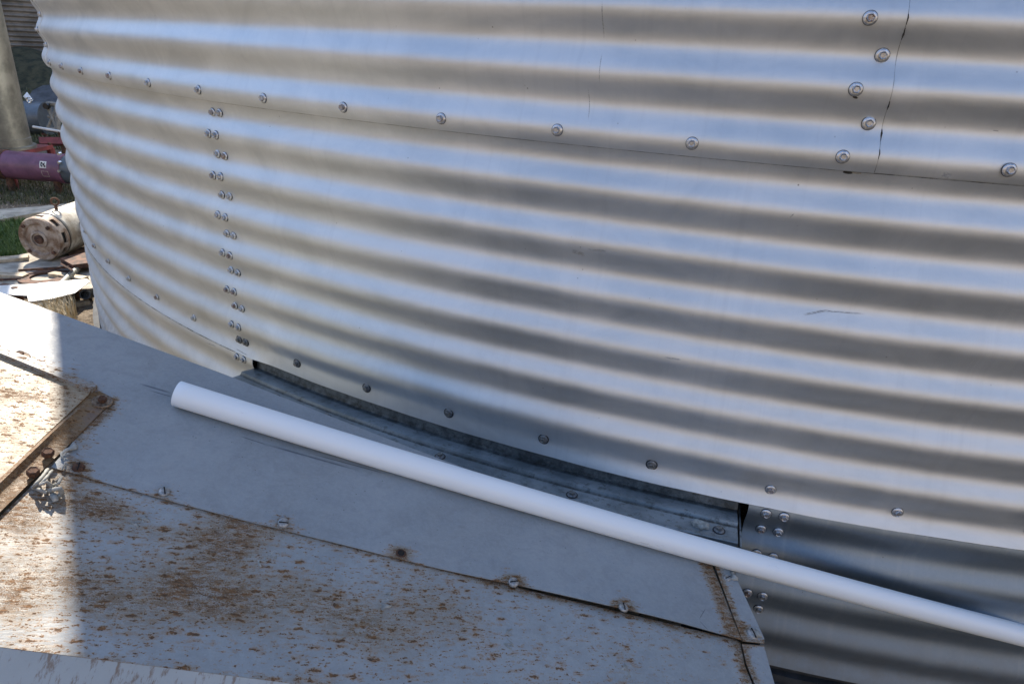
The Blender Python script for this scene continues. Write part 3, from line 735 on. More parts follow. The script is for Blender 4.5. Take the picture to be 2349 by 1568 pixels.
# empty screw hole with raised burr
mb = MB(); mb.lathe([(0.0085, 0.0003), (0.0068, 0.0014), (0.0052, 0.0006), (0.0048, -0.003), (0.0001, -0.003)], 16)
me = mb.mesh('screw_hole', True); me.materials.append(M_BOLT_RUST); ho = link('screw_hole', me, None, duct, on_plate_M(920, 1268, 0.0006))
mb = MB(); mb.lathe([(0.0056, 0.0008), (0.0054, 0.0010), (0.0001, 0.0010)], 16); me = mb.mesh('bore', True); me.materials.append(M_SLOT); link('bore', me, None, ho)
for (u, v, s, r_) in ((1668, 1325, 1.0, 0.6), (1726, 1453, 1.35, 1.9)):
    o = link('screw', ME_DOME, None, duct, on_plate_M(u, v, 0.0036, (0.15, 0), r_, s)); link('slot', ME_SLOT, None, o)
# rusty washer bolts at the left end
mb = MB(); mb.lathe([(0.0150, -0.001), (0.0152, 0.0012), (0.0138, 0.0022), (0.0115, 0.0008), (0.0001, 0.001)], 22); ME_CUP = mb.mesh('washer', True, 60)
M_CUP = simple('rust_stained_washer', (0.22, 0.17, 0.12), 0.6, 0.3, 0.5, 200, 0.5, (0.10, 0.06, 0.035)); ME_CUP.materials.append(M_CUP)
ME_HEXR = ME_HEX.copy(); ME_HEXR.materials.clear(); ME_HEXR.materials.append(M_BOLT_RUST)
for (u, v, h, s, wsh) in ((45, 818, .0006, 1.0, 1), (198, 889, .001, 1.0, 1), (235, 921, .0045, 1.0, 1), (110, 1046, .0035, 1.25, 0), (76, 1090, .0035, 1.25, 0)):
    o = link('bolt', ME_HEXR, None, duct, on_plate_M(u, v, h, (random.uniform(-.1, .1), 0), random.uniform(0, 1), s))
    if wsh: link('washer', ME_CUP, None, o)

# dried sealant blobs, crumpled
def blob(u, v, lu, lv, h=0.006, seedn=0, base=0.0, mat=None, thin=1.0):
    """a wrinkled smear of sealant from (u,v) to (lu,lv)"""
    r_ = random.Random(seedn)
    a = Vector((*plate(u, v), base)); b = Vector((*plate(lu, lv), base)); d = b-a; L = d.length; d.normalize(); nn = Vector((-d.y, d.x, 0))
    m = 14; nseg = 10; vs_ = []; fs = []
    for i in range(m+1):
        f = i/m; w = thin*(0.0042+0.0022*math.sin(f*PI*2.3+seedn))*(math.sin(PI*min(1, f*0.98+0.01))**0.45)
        c = a+d*L*f+nn*(0.004*math.sin(f*7+seedn))
        for k in range(nseg):
            t = 2*PI*k/nseg; rr = 1+0.35*r_.uniform(-1, 1)
            vs_.append(c+nn*w*rr*math.cos(t)+Vector((0, 0, max(-0.001, h*0.42*(w/0.007)*rr*math.sin(t)+h*0.08))))
    for i in range(m):
        for k in range(nseg): fs.append((i*nseg+k, i*nseg+(k+1) % nseg, (i+1)*nseg+(k+1) % nseg, (i+1)*nseg+k))
    fs += [tuple(reversed(range(nseg))), tuple(range(m*nseg, (m+1)*nseg))]
    me = mesh_from('sealant_blob', vs_, fs, True)
    o = link('sealant_blob', me, mat or M_CAULK, duct); return o
BL = [((329, 1180), (322, 1190)), ((316, 1195), (306, 1201)), ((327, 1188), (316, 1197)), ((318, 1272), (1, 1))]
for i, (a, b, c_, d_, th_, hh) in enumerate([
        (338, 1180, 326, 1188, 1.0, .006), (316, 1195, 304, 1201, 0.9, .006), (327, 1186, 314, 1197, 0.35, .003),
        (634, 1268, 606, 1282, 0.45, .003), (606, 1280, 590, 1291, 0.9, .005), (640, 1262, 612, 1268, .3, .002),
        (884, 1352, 896, 1364, 0.8, .005), (882, 1378, 884, 1396, 1.0, .005), (887, 1366, 884, 1378, .3, .003),
        (1163, 1440, 1170, 1452, 0.8, .005), (1166, 1470, 1164, 1482, .9, .005), (1171, 1452, 1172, 1478, .25, .002), (1172, 1496, 1186, 1508, .3, .002),
        (1424, 1526, 1446, 1534, 0.8, .004), (1444, 1536, 1436, 1556, 0.3, .002)]):
    blob(a, b, c_, d_, hh, 10+i, -0.003, M_CAULK, th_)
blob(1682, 1316, 1676, 1332, .012, 3, 0.004, M_CAULK_W, 1.0); blob(1736, 1448, 1722, 1462, .010, 5, .005, M_CAULK_W, 1.1)
blob(170, 1018, 140, 1054, .007, 6, 0.003, M_CAULK_W, 0.95); blob(150, 1042, 147, 1058, .006, 7, 0.003, M_CAULK_W, .6)
# crumpled peeled strands by the corner
def strand(pts, r_, mat, name='sealant_strand'):
    mbs = MB(); P3 = [Vector((*plate(u, v, h), h)) for u, v, h in pts]
    Q = []
    for i in range(len(P3)-1):
        for k in range(4): Q.append(P3[i].lerp(P3[i+1], k/4))
    Q.append(P3[-1]); mbs.tube(Q, [r_*0.68*(0.7+0.5*abs(math.sin(i*1.7))) for i in range(len(Q))], 8)
    me = mbs.mesh(name, True); me.materials.append(mat); return link(name, me, None, duct)
for pts, rr in (([(110, 1075, .004), (98, 1092, .012), (84, 1108, .014), (78, 1116, .004)], .0035), ([(120, 1078, .004), (104, 1098, .016), (92, 1112, .012), (108, 1104, .018), (116, 1112, .012), (120, 1120, .004)], .003),
                ([(72, 1116, -.001), (92, 1124, .003), (108, 1130, .001)], .0035), ([(128, 1104, .0), (140, 1096, .010), (134, 1108, .014), (124, 1112, .006), (118, 1122, .0)], .003),
                ([(112, 1126, .0), (124, 1122, .010), (138, 1120, .012), (142, 1130, .004), (134, 1138, .0)], .0045), ([(150, 1060, .002), (146, 1068, .004), (142, 1078, .0)], .0016), ([(120, 1134, -.001), (126, 1142, .002), (128, 1148, -.001)], .006)):
    strand(pts, rr, M_CAULK)

# ------------------------------------------------------------------ black for the shade in lifted seam gaps, and sealant at the seams
def wall_smear(name, pts, w, mat, off=0.006, on_seam=False):
    mbs = MB(); vs_ = []
    for i, (u, v) in enumerate(pts):
        a_, z = wall_uv(u, v); t = a_/R
        if on_seam: t = TH_US-0.0115*z+0.0002
        ww = w[i] if isinstance(w, list) else w
        for s, dr in ((-1, 0), (0, 0.0022), (1, 0)): vs_.append(cyl(t+s*ww/R, R+off+wr(z)+dr, z)-binr.location)
    f = []
    for i in range(len(pts)-1):
        for k in (0, 1): f.append((i*3+k, i*3+k+1, i*3+k+4, i*3+k+3))
    mbs.add(vs_, f); me = mbs.mesh(name, True); me.materials.append(mat); return link(name, me, None, binr)
E_ = .0006
for pts, w in (([(2080, 33), (2079, 42), (2076, 58)], [E_*.3, .0016, E_]), ([(2074, 66), (2071, 80), (2067, 92)], [E_, .0018, E_*.3]), ([(2039, 232), (2036, 245), (2035, 252)], [E_, .0015, E_*.3]),
               ([(2023, 296), (2020, 306), (2016, 322)], [E_*.3, .002, E_*.3]), ([(2008, 340), (2006, 350), (2004, 362)], [E_*.3, .0014, E_*.3])):
    wall_smear('seam_shade_sealant', pts, w, M_SEAM_BLACK, 0.0042, True)
for (u, v) in ((1960, 222),):
    wall_smear('seam_shade_sealant', [(u-7, v-6), (u, v+2), (u+1, v+4)], [.001, .004, .0006], M_SEAM_BLACK, 0.0048)
# strip of squeezed sealant below the upper seam near the vertical joint
wall_smear('seam_shade_sealant', [(1944, 393), (1945, 397), (1946, 399)], [.006, .008, .004], M_SEAM_BLACK, 0.0005)
wall_smear('seam_shade_sealant', [(1964, 395), (1966, 399)], [.008, .006], M_CAULK, 0.0005)
# caulk lump on the flashing beside its last bolt
lumpM = MB()
q0 = cyl(0.0145, R+0.070, -0.7265)-binr.location
bm = bmesh.new(); bmesh.ops.create_icosphere(bm, subdivisions=3, radius=1)
for v in bm.verts:
    k_ = 1+0.25*math.sin(v.co.x*5+1)*math.cos(v.co.y*6); v.co = Vector((v.co.x*0.017*k_, v.co.y*0.010*k_, v.co.z*0.008*k_+0.002))+q0
me = bpy.data.meshes.new('sealant_blob'); bm.to_mesh(me); bm.free(); me.materials.append(M_CAULK)
link('sealant_blob', me, None, binr)

# ------------------------------------------------------------------ the white plastic pipe
PR_ = Vector((0.722, -4.087, -0.903)); dP = (PR_-PL).normalized()
PS = PL - dP*0.017 ; PE = PL + dP*((PR_-PL).length+0.02)
k = N('white_plastic'); o_ = k.obj(); nz = k.noise(k.mapping(o_, (20, 20, 1.2)), 2, 4, 0.6)
c = k.mix(k.ramp(nz, 0.35, 0.7), (0.80, 0.835, 0.85), (0.83, 0.865, 0.88))
sc1 = k.ramp(k.noise(k.mapping(o_, (60, 60, 14)), 1, 5, .8), 0.64, 0.74)
c = k.mix(k.math('MULTIPLY', sc1, 0.35), c, (0.35, 0.34, 0.32))
M_PVC = k.set(Base_Color=c, Roughness=0.38, Specular_IOR_Level=0.45, Subsurface_Weight=0.0)
mb = MB(); n = 48; Lp = 2.6
prof = [(0.0187, 0.03), (0.0187, 0.0006), (0.0192, 0.0), (0.0211, 0.0), (0.02175, 0.0008)]+[(0.02175, 0.02+i*(Lp-0.04)/30) for i in range(31)]+[(0.02175, Lp), (0.0187, Lp), (0.0187, Lp-0.03)]
pm = MB(); pm.lathe(prof, n)
pipe = thing('plastic_pipe', 'long white plastic pipe lying down the sloping grey duct against the bin', 'pipe', (0, 0, 0), me=pm.mesh('plastic_pipe', True, 40), mat=M_PVC)
pipe.matrix_world = frame_z(dP, PS)
# a slight sag of the pipe
Tl = frame_z(dP, PS).to_3x3().inverted() @ T_
for v in pipe.data.vertices:
    x_ = max(0.0, min(1.7, v.co.z))/1.7
    v.co += Tl*(-0.0185*4*x_*(1-x_)) - (frame_z(dP, PS).to_3x3().inverted() @ N_)*0.0010


# ================================================================== the yard seen past the bin, left
def root(name, label, cat, loc, group=None): return thing(name, label, cat, loc, group)
def part(name, me, mat, rt, label=None):
    o = link(name, me, mat, rt, Matrix.Translation(-rt.matrix_basis.translation))
    if label: o['label'] = label
    return o
RH = Vector((r2.x, r2.y, 0)).normalized()      # horizontal, to the right
FH = Vector((fwd.x, fwd.y, 0)).normalized()
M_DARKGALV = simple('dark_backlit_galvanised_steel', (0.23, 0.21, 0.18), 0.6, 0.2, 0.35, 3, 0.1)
M_POST = simple('weathered_galvanised_post', (0.25, 0.245, 0.21), 0.42, 0.6, 0.35, 6, 0.2)
M_RED = simple('faded_red_paint', (0.23, 0.045, 0.045), 0.5, 0, 0.35, 12, 0.2)
M_PINK = simple('faded_maroon_paint', (0.20, 0.095, 0.155), 0.40, 0, 0.22, 9, 0.15)
M_BLUEG = simple('blue_grey_paint', (0.12, 0.15, 0.18), 0.38, 0.1, 0.25, 5, 0.1)
M_BLACK = simple('black_rubber', (0.018, 0.018, 0.018), 0.45, 0, 0.4, 40, 0.2)
M_CREAM = simple('dirty_cream_paint', (0.60, 0.56, 0.46), 0.45, 0, 0.3, 14, 0.2, (0.33, 0.27, 0.19))
M_MBELL = simple('rust_stained_end_bell', (0.40, 0.34, 0.28), 0.6, 0.1, 0.4, 16, 0.5, (0.20, 0.12, 0.07))
M_RUSTY = simple('brown_rusted_iron', (0.13, 0.065, 0.04), 0.85, 0.1, 0.5, 25, 0.6, (0.05, 0.03, 0.022))
M_WHITE = simple('sun_bleached_white_sheet', (0.78, 0.77, 0.73), 0.5, 0, 0.1, 10, 0.15)
M_SLAB = simple('pale_worn_concrete', (0.42, 0.38, 0.31), 0.92, 0, 0.35, 11, 0.9)
M_SHINE = simple('bright_steel', (0.75, 0.75, 0.73), 0.25, 0.9, 0.2, 40, 0.1)

# --- far bin
fc = CAM + Vector((-0.781, 0.624, 0))*24.6; fc.z = GZ
fb = root('grain_bin', 'dark shaded corrugated grain bin in the distance, at the upper left behind the grey post', 'grain bin', fc)
R2 = 4.6; prof = [(R2+0.030*math.cos(2*PI*i/6), 0.12+i*P/6) for i in range(int(12.2/P*6))]
def bin_wall(prof, n):
    m_ = MB(); m_.lathe(prof, n, Matrix.Translation(fc)); return m_.mesh('wall', True)
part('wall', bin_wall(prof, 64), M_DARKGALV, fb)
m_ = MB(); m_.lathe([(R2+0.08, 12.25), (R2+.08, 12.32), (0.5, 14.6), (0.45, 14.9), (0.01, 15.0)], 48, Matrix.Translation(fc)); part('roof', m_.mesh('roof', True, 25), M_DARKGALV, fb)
m_ = MB(); m_.lathe([(R2+0.12, -0.02), (R2+0.12, 0.12), (R2-0.1, 0.12)], 48, Matrix.Translation(fc)); part('footing', m_.mesh('footing', True, 25), M_CONC, fb)

# --- low mound of dark earth in front of it
mc = on_z(38, 196, GZ); bm = bmesh.new(); bmesh.ops.create_grid(bm, x_segments=40, y_segments=24, size=1)
for v in bm.verts:
    x, y = v.co.x, v.co.y; hgt = max(0, 1-x*x)*max(0, 1-y*y)
    p_ = mc+RH*x*2.3+FH*y*1.6; v.co = Vector((p_.x, p_.y, GZ-0.03+hgt*0.80+0.07*math.sin(x*9)*math.cos(y*7)*hgt))
me = bpy.data.meshes.new('earth_mound'); bm.to_mesh(me); bm.free()
for p_ in me.polygons: p_.use_smooth = True
mo = link('earth_mound', me, simple('dark_mossy_earth', (0.06, 0.055, 0.028), 0.95, 0, 0.5, 6, 1.0, (0.025, 0.028, 0.014))); mo['kind'] = 'structure'

# --- dark grey bent sheet behind the blue-grey tube
c0 = on_z(92, 262, GZ)+FH*1.2
rt = root('scrap_sheet', 'dark grey bent metal sheet lying behind the blue-grey auger tube', 'scrap metal', c0)
D9 = 10.2
pts = [at_depth(60, 232, D9), at_depth(74, 208, D9+.2), at_depth(98, 196, D9+.3), at_depth(150, 192, D9+.4), at_depth(150, 232, D9), at_depth(100, 236, D9-.1)]
m_ = MB(); m_.add(pts+[q+FH*0.05+Vector((0, 0, -0.02)) for q in pts], [(0, 1, 2, 3, 4, 5), (11, 10, 9, 8, 7, 6)]+[(i, i+6, (i+1) % 6+6, (i+1) % 6) for i in range(6)])
part('sheet', m_.mesh('sheet', False), simple('dark_primer_sheet', (0.08, 0.085, 0.09), 0.6, 0.3, 0.4, 8, 0.2), rt)
for u in (75, 130):
    m_ = MB(); a = at_depth(u, 232, D9); m_.tube([a, Vector((a.x, a.y, GZ))], 0.03, 8); part('leg', m_.mesh('leg', True), M_BLACK, rt)

# --- blue-grey auger tube with end bracket
D8 = 8.5
a = at_depth(-60, 272, D8); b = at_depth(108, 272, D8); a.z = b.z
rt = root('auger_tube', 'blue-grey auger tube with an open tan end bracket, behind the grey post', 'auger', Vector((b.x, b.y, GZ)))
rad = 36/F*D8
m_ = MB(); m_.tube([a, b], rad, 32); part('tube', m_.mesh('tube', True, 40), M_BLUEG, rt)
m_ = MB(); m_.tube([b-RH*0.01, b+RH*0.012], rad*1.01, 32); part('end_flange', m_.mesh('end_flange', True, 40), M_BLUEG, rt)
M_TAN = simple('tan_end_bracket', (0.25, 0.23, 0.19), 0.6, 0.2, 0.35, 20, 0.3)
for (q0, q1, w) in (((108, 238), (131, 240), .03), ((108, 296), (134, 300), .03), ((130, 238), (134, 300), .03), ((109, 244), (131, 296), .022), ((110, 292), (130, 246), .018), ((110, 268), (132, 268), .016)):
    m_ = MB(); m_.tube([at_depth(*q0, D8-.12), at_depth(*q1, D8-.12)], w, 6); part('bracket_bar', m_.mesh('bracket_bar', True, 40), M_TAN, rt)
m_ = MB(); q = at_depth(110, 243, D8-.14); m_.tube([q, q-FH*0.05], 0.035, 12); part('knob', m_.mesh('knob', True, 40), M_BLACK, rt)
for u in (60, 100):
    q = at_depth(u, 300, D8); m_ = MB(); m_.tube([q, Vector((q.x, q.y, GZ))], 0.035, 8); part('leg', m_.mesh('leg', True, 40), M_RED, rt)
# bright lug with ring on top
lc = at_depth(66, 224, D8-.1)
rt = root('lifting_lug', 'bright bent steel lug with a ring, standing on the blue-grey tube', 'lifting lug', lc)
Zu = Vector((0, 0, 1))
def plate3(name, quad, th, mat, rt, label=None):
    nn = (quad[1]-quad[0]).cross(quad[2]-quad[0]).normalized()*th; n_ = len(quad)
    m_ = MB(); m_.add(list(quad)+[q+nn for q in quad], [tuple(range(n_)), tuple(reversed(range(n_, 2*n_)))]+[(i, (i+1) % n_, (i+1) % n_+n_, i+n_) for i in range(n_)])
    return part(name, m_.mesh(name, False), mat, rt, label)
plate3('lug_plate', [at_depth(55, 219, D8-.1), at_depth(62, 211, D8), at_depth(76, 229, D8), at_depth(73, 235, D8-.1), at_depth(66, 226, D8-.12)], 0.02, M_WHITE, rt)
def torus_pts(c, ax1, ax2, r_, n=20): return [c+ax1*r_*math.cos(2*PI*k/n)+ax2*r_*math.sin(2*PI*k/n) for k in range(n+1)]
m_ = MB(); m_.tube(torus_pts(at_depth(67, 229, D8-.14), RH, Zu, 0.03), 0.010, 8); part('ring', m_.mesh('ring', True), M_SHINE, rt)
m_ = MB(); m_.tube([at_depth(67, 233, D8-.14), at_depth(67, 240, D8-.12)], 0.012, 8); part('stem', m_.mesh('stem', True), M_SHINE, rt)
# bright rod
rt = root('steel_rod', 'thin bright steel rod slanting under the blue-grey auger tube', 'rod', at_depth(76, 290, 7.4))
m_ = MB(); m_.tube([at_depth(76, 291, 7.4), at_depth(145, 303, 7.4)], 0.014, 10); part('rod', m_.mesh('rod', True, 40), M_WHITE, rt)
m_ = MB(); m_.tube([at_depth(136, 301, 7.4), Vector((at_depth(136, 301, 7.4).x, at_depth(136, 301, 7.4).y, GZ))], 0.015, 8); part('prop', m_.mesh('prop', True, 40), M_RUSTY, rt)
# red frame beam
rt = root('red_beam', 'faded red beam on short rusty legs between the two auger tubes', 'beam', on_z(110, 360, GZ))
plate3('beam', [at_depth(88, 314, 7.3), at_depth(150, 315, 7.3), at_depth(150, 330, 7.3), at_depth(90, 329, 7.3)], 0.09, M_RED, rt)
for u in (112, 146):
    q = at_depth(u, 325, 7.35); m_ = MB(); m_.tube([q, Vector((q.x, q.y, GZ))], 0.03, 8); part('leg', m_.mesh('leg', True, 40), M_RUSTY, rt)

# --- maroon auger tube with label
D6 = 5.9; rad = 31.5/F*D6
a = at_depth(12, 377, D6); b = at_depth(141, 380, D6); b.z = a.z-0.01; e = b+(b-a).normalized()*0.9; dd = (b-a).normalized()
rt = root('auger_tube', 'faded maroon auger tube with a small white label, beside the edge of the bin', 'auger', Vector((a.x, a.y, GZ)))
m_ = MB(); m_.tube([a, b], rad, 40); part('tube', m_.mesh('tube', True, 40), M_PINK, rt)
m_ = MB(); m_.tube([b, b+dd*0.05], rad*1.06, 32); part('joint_band', m_.mesh('joint_band', True, 40), M_PINK, rt)
m_ = MB(); m_.tube([b+dd*0.05, e], rad, 32); part('tube', m_.mesh('tube', True, 40), M_BLUEG, rt, 'dark continuation of the tube past the joint')
m_ = MB(); m_.tube([a-dd*0.03, a+dd*0.03], rad*1.07, 32); part('end_flange', m_.mesh('end_flange', True, 40), M_RUSTY, rt)
m_ = MB(); m_.box(a-dd*0.12, 0.25, 0.16, 0.16, Matrix((dd, Zu.cross(dd), Zu)).transposed()); part('bearing_box', m_.mesh('bearing_box', False), M_RUSTY, rt)
# label: curved on the tube
def tube_patch(u0, u1, v0, v1, lift, name, mat, rt_):
    nr = 6; vs_ = []; fs = []; cc = at_depth((u0+u1)/2, 378, D6); 
    s0 = (at_depth(u0, 378, D6)-a).dot(dd); s1 = (at_depth(u1, 378, D6)-a).dot(dd)
    camd = (CAM-cc); camd -= dd*camd.dot(dd); camd.normalize(); upd = dd.cross(camd); upd = upd if upd.z > 0 else -upd
    f0 = math.asin(max(-1, min(1, -(v0-378)/31.5))); f1 = math.asin(max(-1, min(1, -(v1-378)/31.5)))
    for i in range(nr+1):
        f = f0+(f1-f0)*i/nr; r_ = camd*math.cos(f)*(rad+lift)+upd*math.sin(f)*(rad+lift)
        for s_ in (s0, s1): vs_.append(a+dd*s_+r_)
    for i in range(nr): fs.append((2*i, 2*i+1, 2*i+3, 2*i+2))
    m_ = MB(); m_.add(vs_, fs); return part(name, m_.mesh(name, True), mat, rt_)
lab = tube_patch(111, 126, 365, 380, 0.002, 'label', M_WHITE, rt)
M_INK = simple('black_print', (0.02, 0.02, 0.02), 0.6)
for (u0, u1, v0, v1) in ((113.5, 116, 367, 376), (116, 118, 368, 370.5), (118, 120.5, 370, 374), (120.5, 122.5, 368, 377), (115, 118, 374.5, 377.5), (122, 124.5, 374, 378)):
    q = tube_patch(u0, u1, v0, v1, 0.0035, 'print', M_INK, rt)
M_OUT = simple('cream_outline_print', (0.5, 0.42, 0.38), 0.6)
for (u0, u1, v0, v1) in ((113, 128, 386, 387), (114, 129, 397, 398), (113, 114.2, 386, 398), (127.5, 128.7, 386, 398)): tube_patch(u0, u1, v0, v1, 0.002, 'decal_line', M_OUT, rt)
for v in (352, 372, 392):
    q = at_depth(139, v, D6-rad*0.9); m_ = MB(); m_.tube([q, q-FH*0.03], 0.012, 6); part('bolt', m_.mesh('bolt', True, 30), M_SHINE, rt)
for u in (20, 128):
    q = at_depth(u, 400, D6); m_ = MB(); m_.tube([q, Vector((q.x, q.y, GZ))], 0.03, 8); part('leg', m_.mesh('leg', True, 30), M_RUSTY, rt)

# --- galvanised post standing on a red base
Dp = 6.2; pr = 0.27; pb = at_depth(62-pr*F/Dp, 338, Dp)
rt = root('spout_post', 'thick weathered galvanised pipe standing on a red base plate at the left edge', 'post', pb)
m_ = MB(); m_.tube([pb, pb+Zu*1.2, pb+Zu*3.6], pr, 40); part('pipe', m_.mesh('pipe', True, 40), M_POST, rt)
m_ = MB(); m_.lathe([(pr, 0), (pr+0.035, 0), (pr+.035, .02), (pr+0.004, .026), (pr+.004, .09), (pr, .092)], 40, Matrix.Translation(pb)); part('collar', m_.mesh('collar', True, 40), M_POST, rt)
m_ = MB(); m_.box(pb-Zu*0.018, 2*pr+0.09, 2*pr+0.06, 0.034, Matrix((RH, Zu.cross(RH), Zu)).transposed()); part('base_plate', m_.mesh('base_plate', False), M_RED, rt)
for sx in (-1, 1):
    for sy_ in (-1, 1):
        q = pb+RH*sx*(pr+.015)+FH*sy_*(pr+.02); m_ = MB(); m_.tube([q-Zu*.02, q+Zu*0.02], 0.014, 6); part('bolt', m_.mesh('bolt', True, 30), M_RUSTY, rt)
        m_ = MB(); m_.tube([q-Zu*.03, Vector((q.x, q.y, GZ))], 0.035, 8); part('leg', m_.mesh('leg', True, 30), M_RED, rt)
# --- concrete kerb strip, pad
def slab(name, quad, th, mat, label=None):
    q3 = [on_z(u, v, GZ+th) for u, v in quad]; n_ = len(q3)
    m_ = MB(); m_.add(q3+[Vector((q.x, q.y, GZ-0.05)) for q in q3], [tuple(range(n_)), tuple(reversed(range(n_, 2*n_)))]+[(i, i+n_, (i+1) % n_+n_, (i+1) % n_) for i in range(n_)])
    o = link(name, m_.mesh(name, False), mat); o['kind'] = 'structure'; return o
slab('concrete_kerb', [(-60, 484), (80, 474), (190, 463), (190, 474), (84, 488), (0, 503), (-60, 508)], 0.035, M_SLAB)
slab('concrete_pad', [(-60, 610), (52, 582), (240, 560), (300, 640), (205, 662), (0, 664), (-60, 668)], 0.04, M_SLAB)

# --- the electric motor
ZP = GZ+0.04; mr = 0.134
mc_ = on_z(90, 549, ZP+mr+0.006)
vd = (mc_-CAM); vd.z = 0; vd.normalize(); ang = math.radians(-40)
ax = Vector((vd.x*math.cos(ang)-vd.y*math.sin(ang), vd.x*math.sin(ang)+vd.y*math.cos(ang), 0.03)).normalized()
rt = root('electric_motor', 'dirty cream electric motor with a rusty end bell and an eyebolt, lying on the concrete', 'motor', Vector((mc_.x, mc_.y, ZP)))
Mm = frame_z(ax, mc_)
m_ = MB(); m_.lathe([(mr*.96, 0.10), (mr, 0.105), (mr, 0.42), (mr*.97, 0.43), (0.02, 0.43)], 48, Mm); part('body', m_.mesh('body', True, 35), M_CREAM, rt)
m_ = MB(); m_.lathe([(mr*.955, 0.084), (mr*.955, 0.1)], 48, Mm); part('gap_ring', m_.mesh('gap_ring', True, 35), M_BLACK, rt)
# end bell with windows: ring segments left between openings
bell = MB(); n_ = 60; openings = [(70, 100), (110, 140), (28, 52), (-14, 8), (190, 215), (240, 265), (300, 325)]
xh = (Mm.to_3x3().inverted() @ Zu); a_up = math.atan2(xh.y, xh.x)
def is_open(dg): return any(o0 <= ((dg+180) % 360)-180 <= o1 or o0 <= dg % 360 <= o1 for o0, o1 in openings)
for k_ in range(n_):
    dg = 360*k_/n_; 
    a0 = math.radians(dg); a1 = math.radians(360*(k_+1)/n_)
    zz = [(0.012, 0.028), (0.062, 0.084)] if is_open(dg) else [(0.012, 0.084)]
    for z0, z1 in zz:
        vs_ = [Mm @ Vector((r_*math.cos(t), r_*math.sin(t), z)) for r_ in (mr*0.985, mr*0.91) for t in (a0, a1) for z in (z0, z1)]
        bell.add(vs_, [(0, 1, 3, 2), (4, 6, 7, 5), (0, 4, 5, 1), (2, 3, 7, 6), (0, 2, 6, 4), (1, 5, 7, 3)])
part('end_bell', bell.mesh('end_bell', False), M_MBELL, rt)
m_ = MB(); m_.lathe([(mr*.985, 0.012), (mr*.95, 0.0), (mr*.72, -0.002), (mr*.66, 0.010), (mr*.40, 0.004), (mr*.38, -0.006), (mr*.30, -0.010), (mr*.28, 0.002), (0.002, 0.002)], 48, Mm); part('end_cover', m_.mesh('end_cover', True, 35), M_MBELL, rt)
m_ = MB(); m_.lathe([(mr*.20, 0.001), (mr*.20, -0.008), (mr*.16, -0.012), (0.002, -0.012)], 24, Mm); part('shaft_cap', m_.mesh('shaft_cap', True, 35), M_RUSTY, rt)
for k_ in range(4):
    t = PI/4+k_*PI/2+a_up; q = Mm @ Vector((mr*.80*math.cos(t), mr*.80*math.sin(t), 0)); m_ = MB(); m_.tube([q+ax*.004, q-ax*.012], 0.011, 6); part('bolt', m_.mesh('bolt', True, 30), M_RUSTY, rt)
m_ = MB(); m_.lathe([(mr*.90, 0.02), (mr*.90, 0.09), (0.01, 0.09)], 32, Mm); part('inner_drum', m_.mesh('inner_drum', True, 35), M_BLACK, rt)
q = mc_+ax*0.19+Zu*(mr+0.005)
m_ = MB(); m_.tube([q-Zu*.01, q+Zu*0.02], 0.009, 8); m_.tube(torus_pts(q+Zu*0.043, (RH*0.9+FH*0.3).normalized(), Zu, 0.021), 0.0055, 8); part('eyebolt', m_.mesh('eyebolt', True), M_RUSTY, rt)
m_ = MB(); bx_ = Matrix((ax, Zu.cross(ax).normalized(), Zu)).transposed(); m_.box(mc_+ax*0.27+Zu.cross(ax)*-(mr+0.02), 0.14, 0.06, 0.12, bx_); part('terminal_box', m_.mesh('terminal_box', False), M_RUSTY, rt)
for s in (-1, 1):
    m_ = MB(); m_.box(mc_+ax*0.26+Zu.cross(ax)*s*0.10-Zu*(mr-0.002), 0.26, 0.07, 0.022, bx_); part('foot', m_.mesh('foot', False), M_RUSTY, rt)
# flat rusty base rail beneath and right of it
q = on_z(190, 590, ZP)
rt = root('motor_rail', 'rusty steel base plate beside the cream motor', 'base plate', q)
plate3('rail_plate', [on_z(140, 602, ZP+.03), on_z(250, 575, ZP+.03), on_z(262, 606, ZP+.03), on_z(168, 618, ZP+.03)][::-1], 0.028, M_RUSTY, rt)
plate3('rail_flange', [on_z(140, 602, ZP+.03), on_z(168, 618, ZP+.03), on_z(168, 618, ZP+.075), on_z(140, 602, ZP+.075)], 0.01, M_RUSTY, rt)
# rusty ring plate lying on the pad
rc = on_z(104, 638, ZP)
rt = root('ring_plate', 'flat rusty steel ring lying on the concrete in front of the motor', 'steel ring', rc)
m_ = MB(); m_.lathe([(0.075, 0.002), (0.13, 0.002), (0.131, 0.012), (0.074, 0.012), (0.075, 0.002)], 40, Matrix.Translation(rc)); part('ring', m_.mesh('ring', True, 30), M_RUSTY, rt)
def rod(name, label, cat, p0, p1, r_, mat):
    m_ = MB(); m_.tube([p0-p0, p1-p0], r_, 10); o = thing(name, label, cat, p0, None, m_.mesh(name, True, 40), mat); return o
rod('iron_bar', 'thin dark iron bar lying across the concrete just below the motor', 'bar', on_z(43, 620, ZP+.03), on_z(186, 611, ZP+.035), 0.008, M_RUSTY)
rod('iron_bar', 'short dark bar on the concrete at the left edge of the picture', 'bar', on_z(-20, 643, ZP+.01), on_z(48, 639, ZP+.012), 0.007, M_RUSTY)
rod('grey_conduit', 'short grey conduit slanting against the foot of the bin', 'conduit', on_z(142, 650, ZP+.02), on_z(196, 598, ZP+.03), 0.017, simple('grey_conduit_paint', (0.33, 0.33, 0.28), 0.5, 0.2))
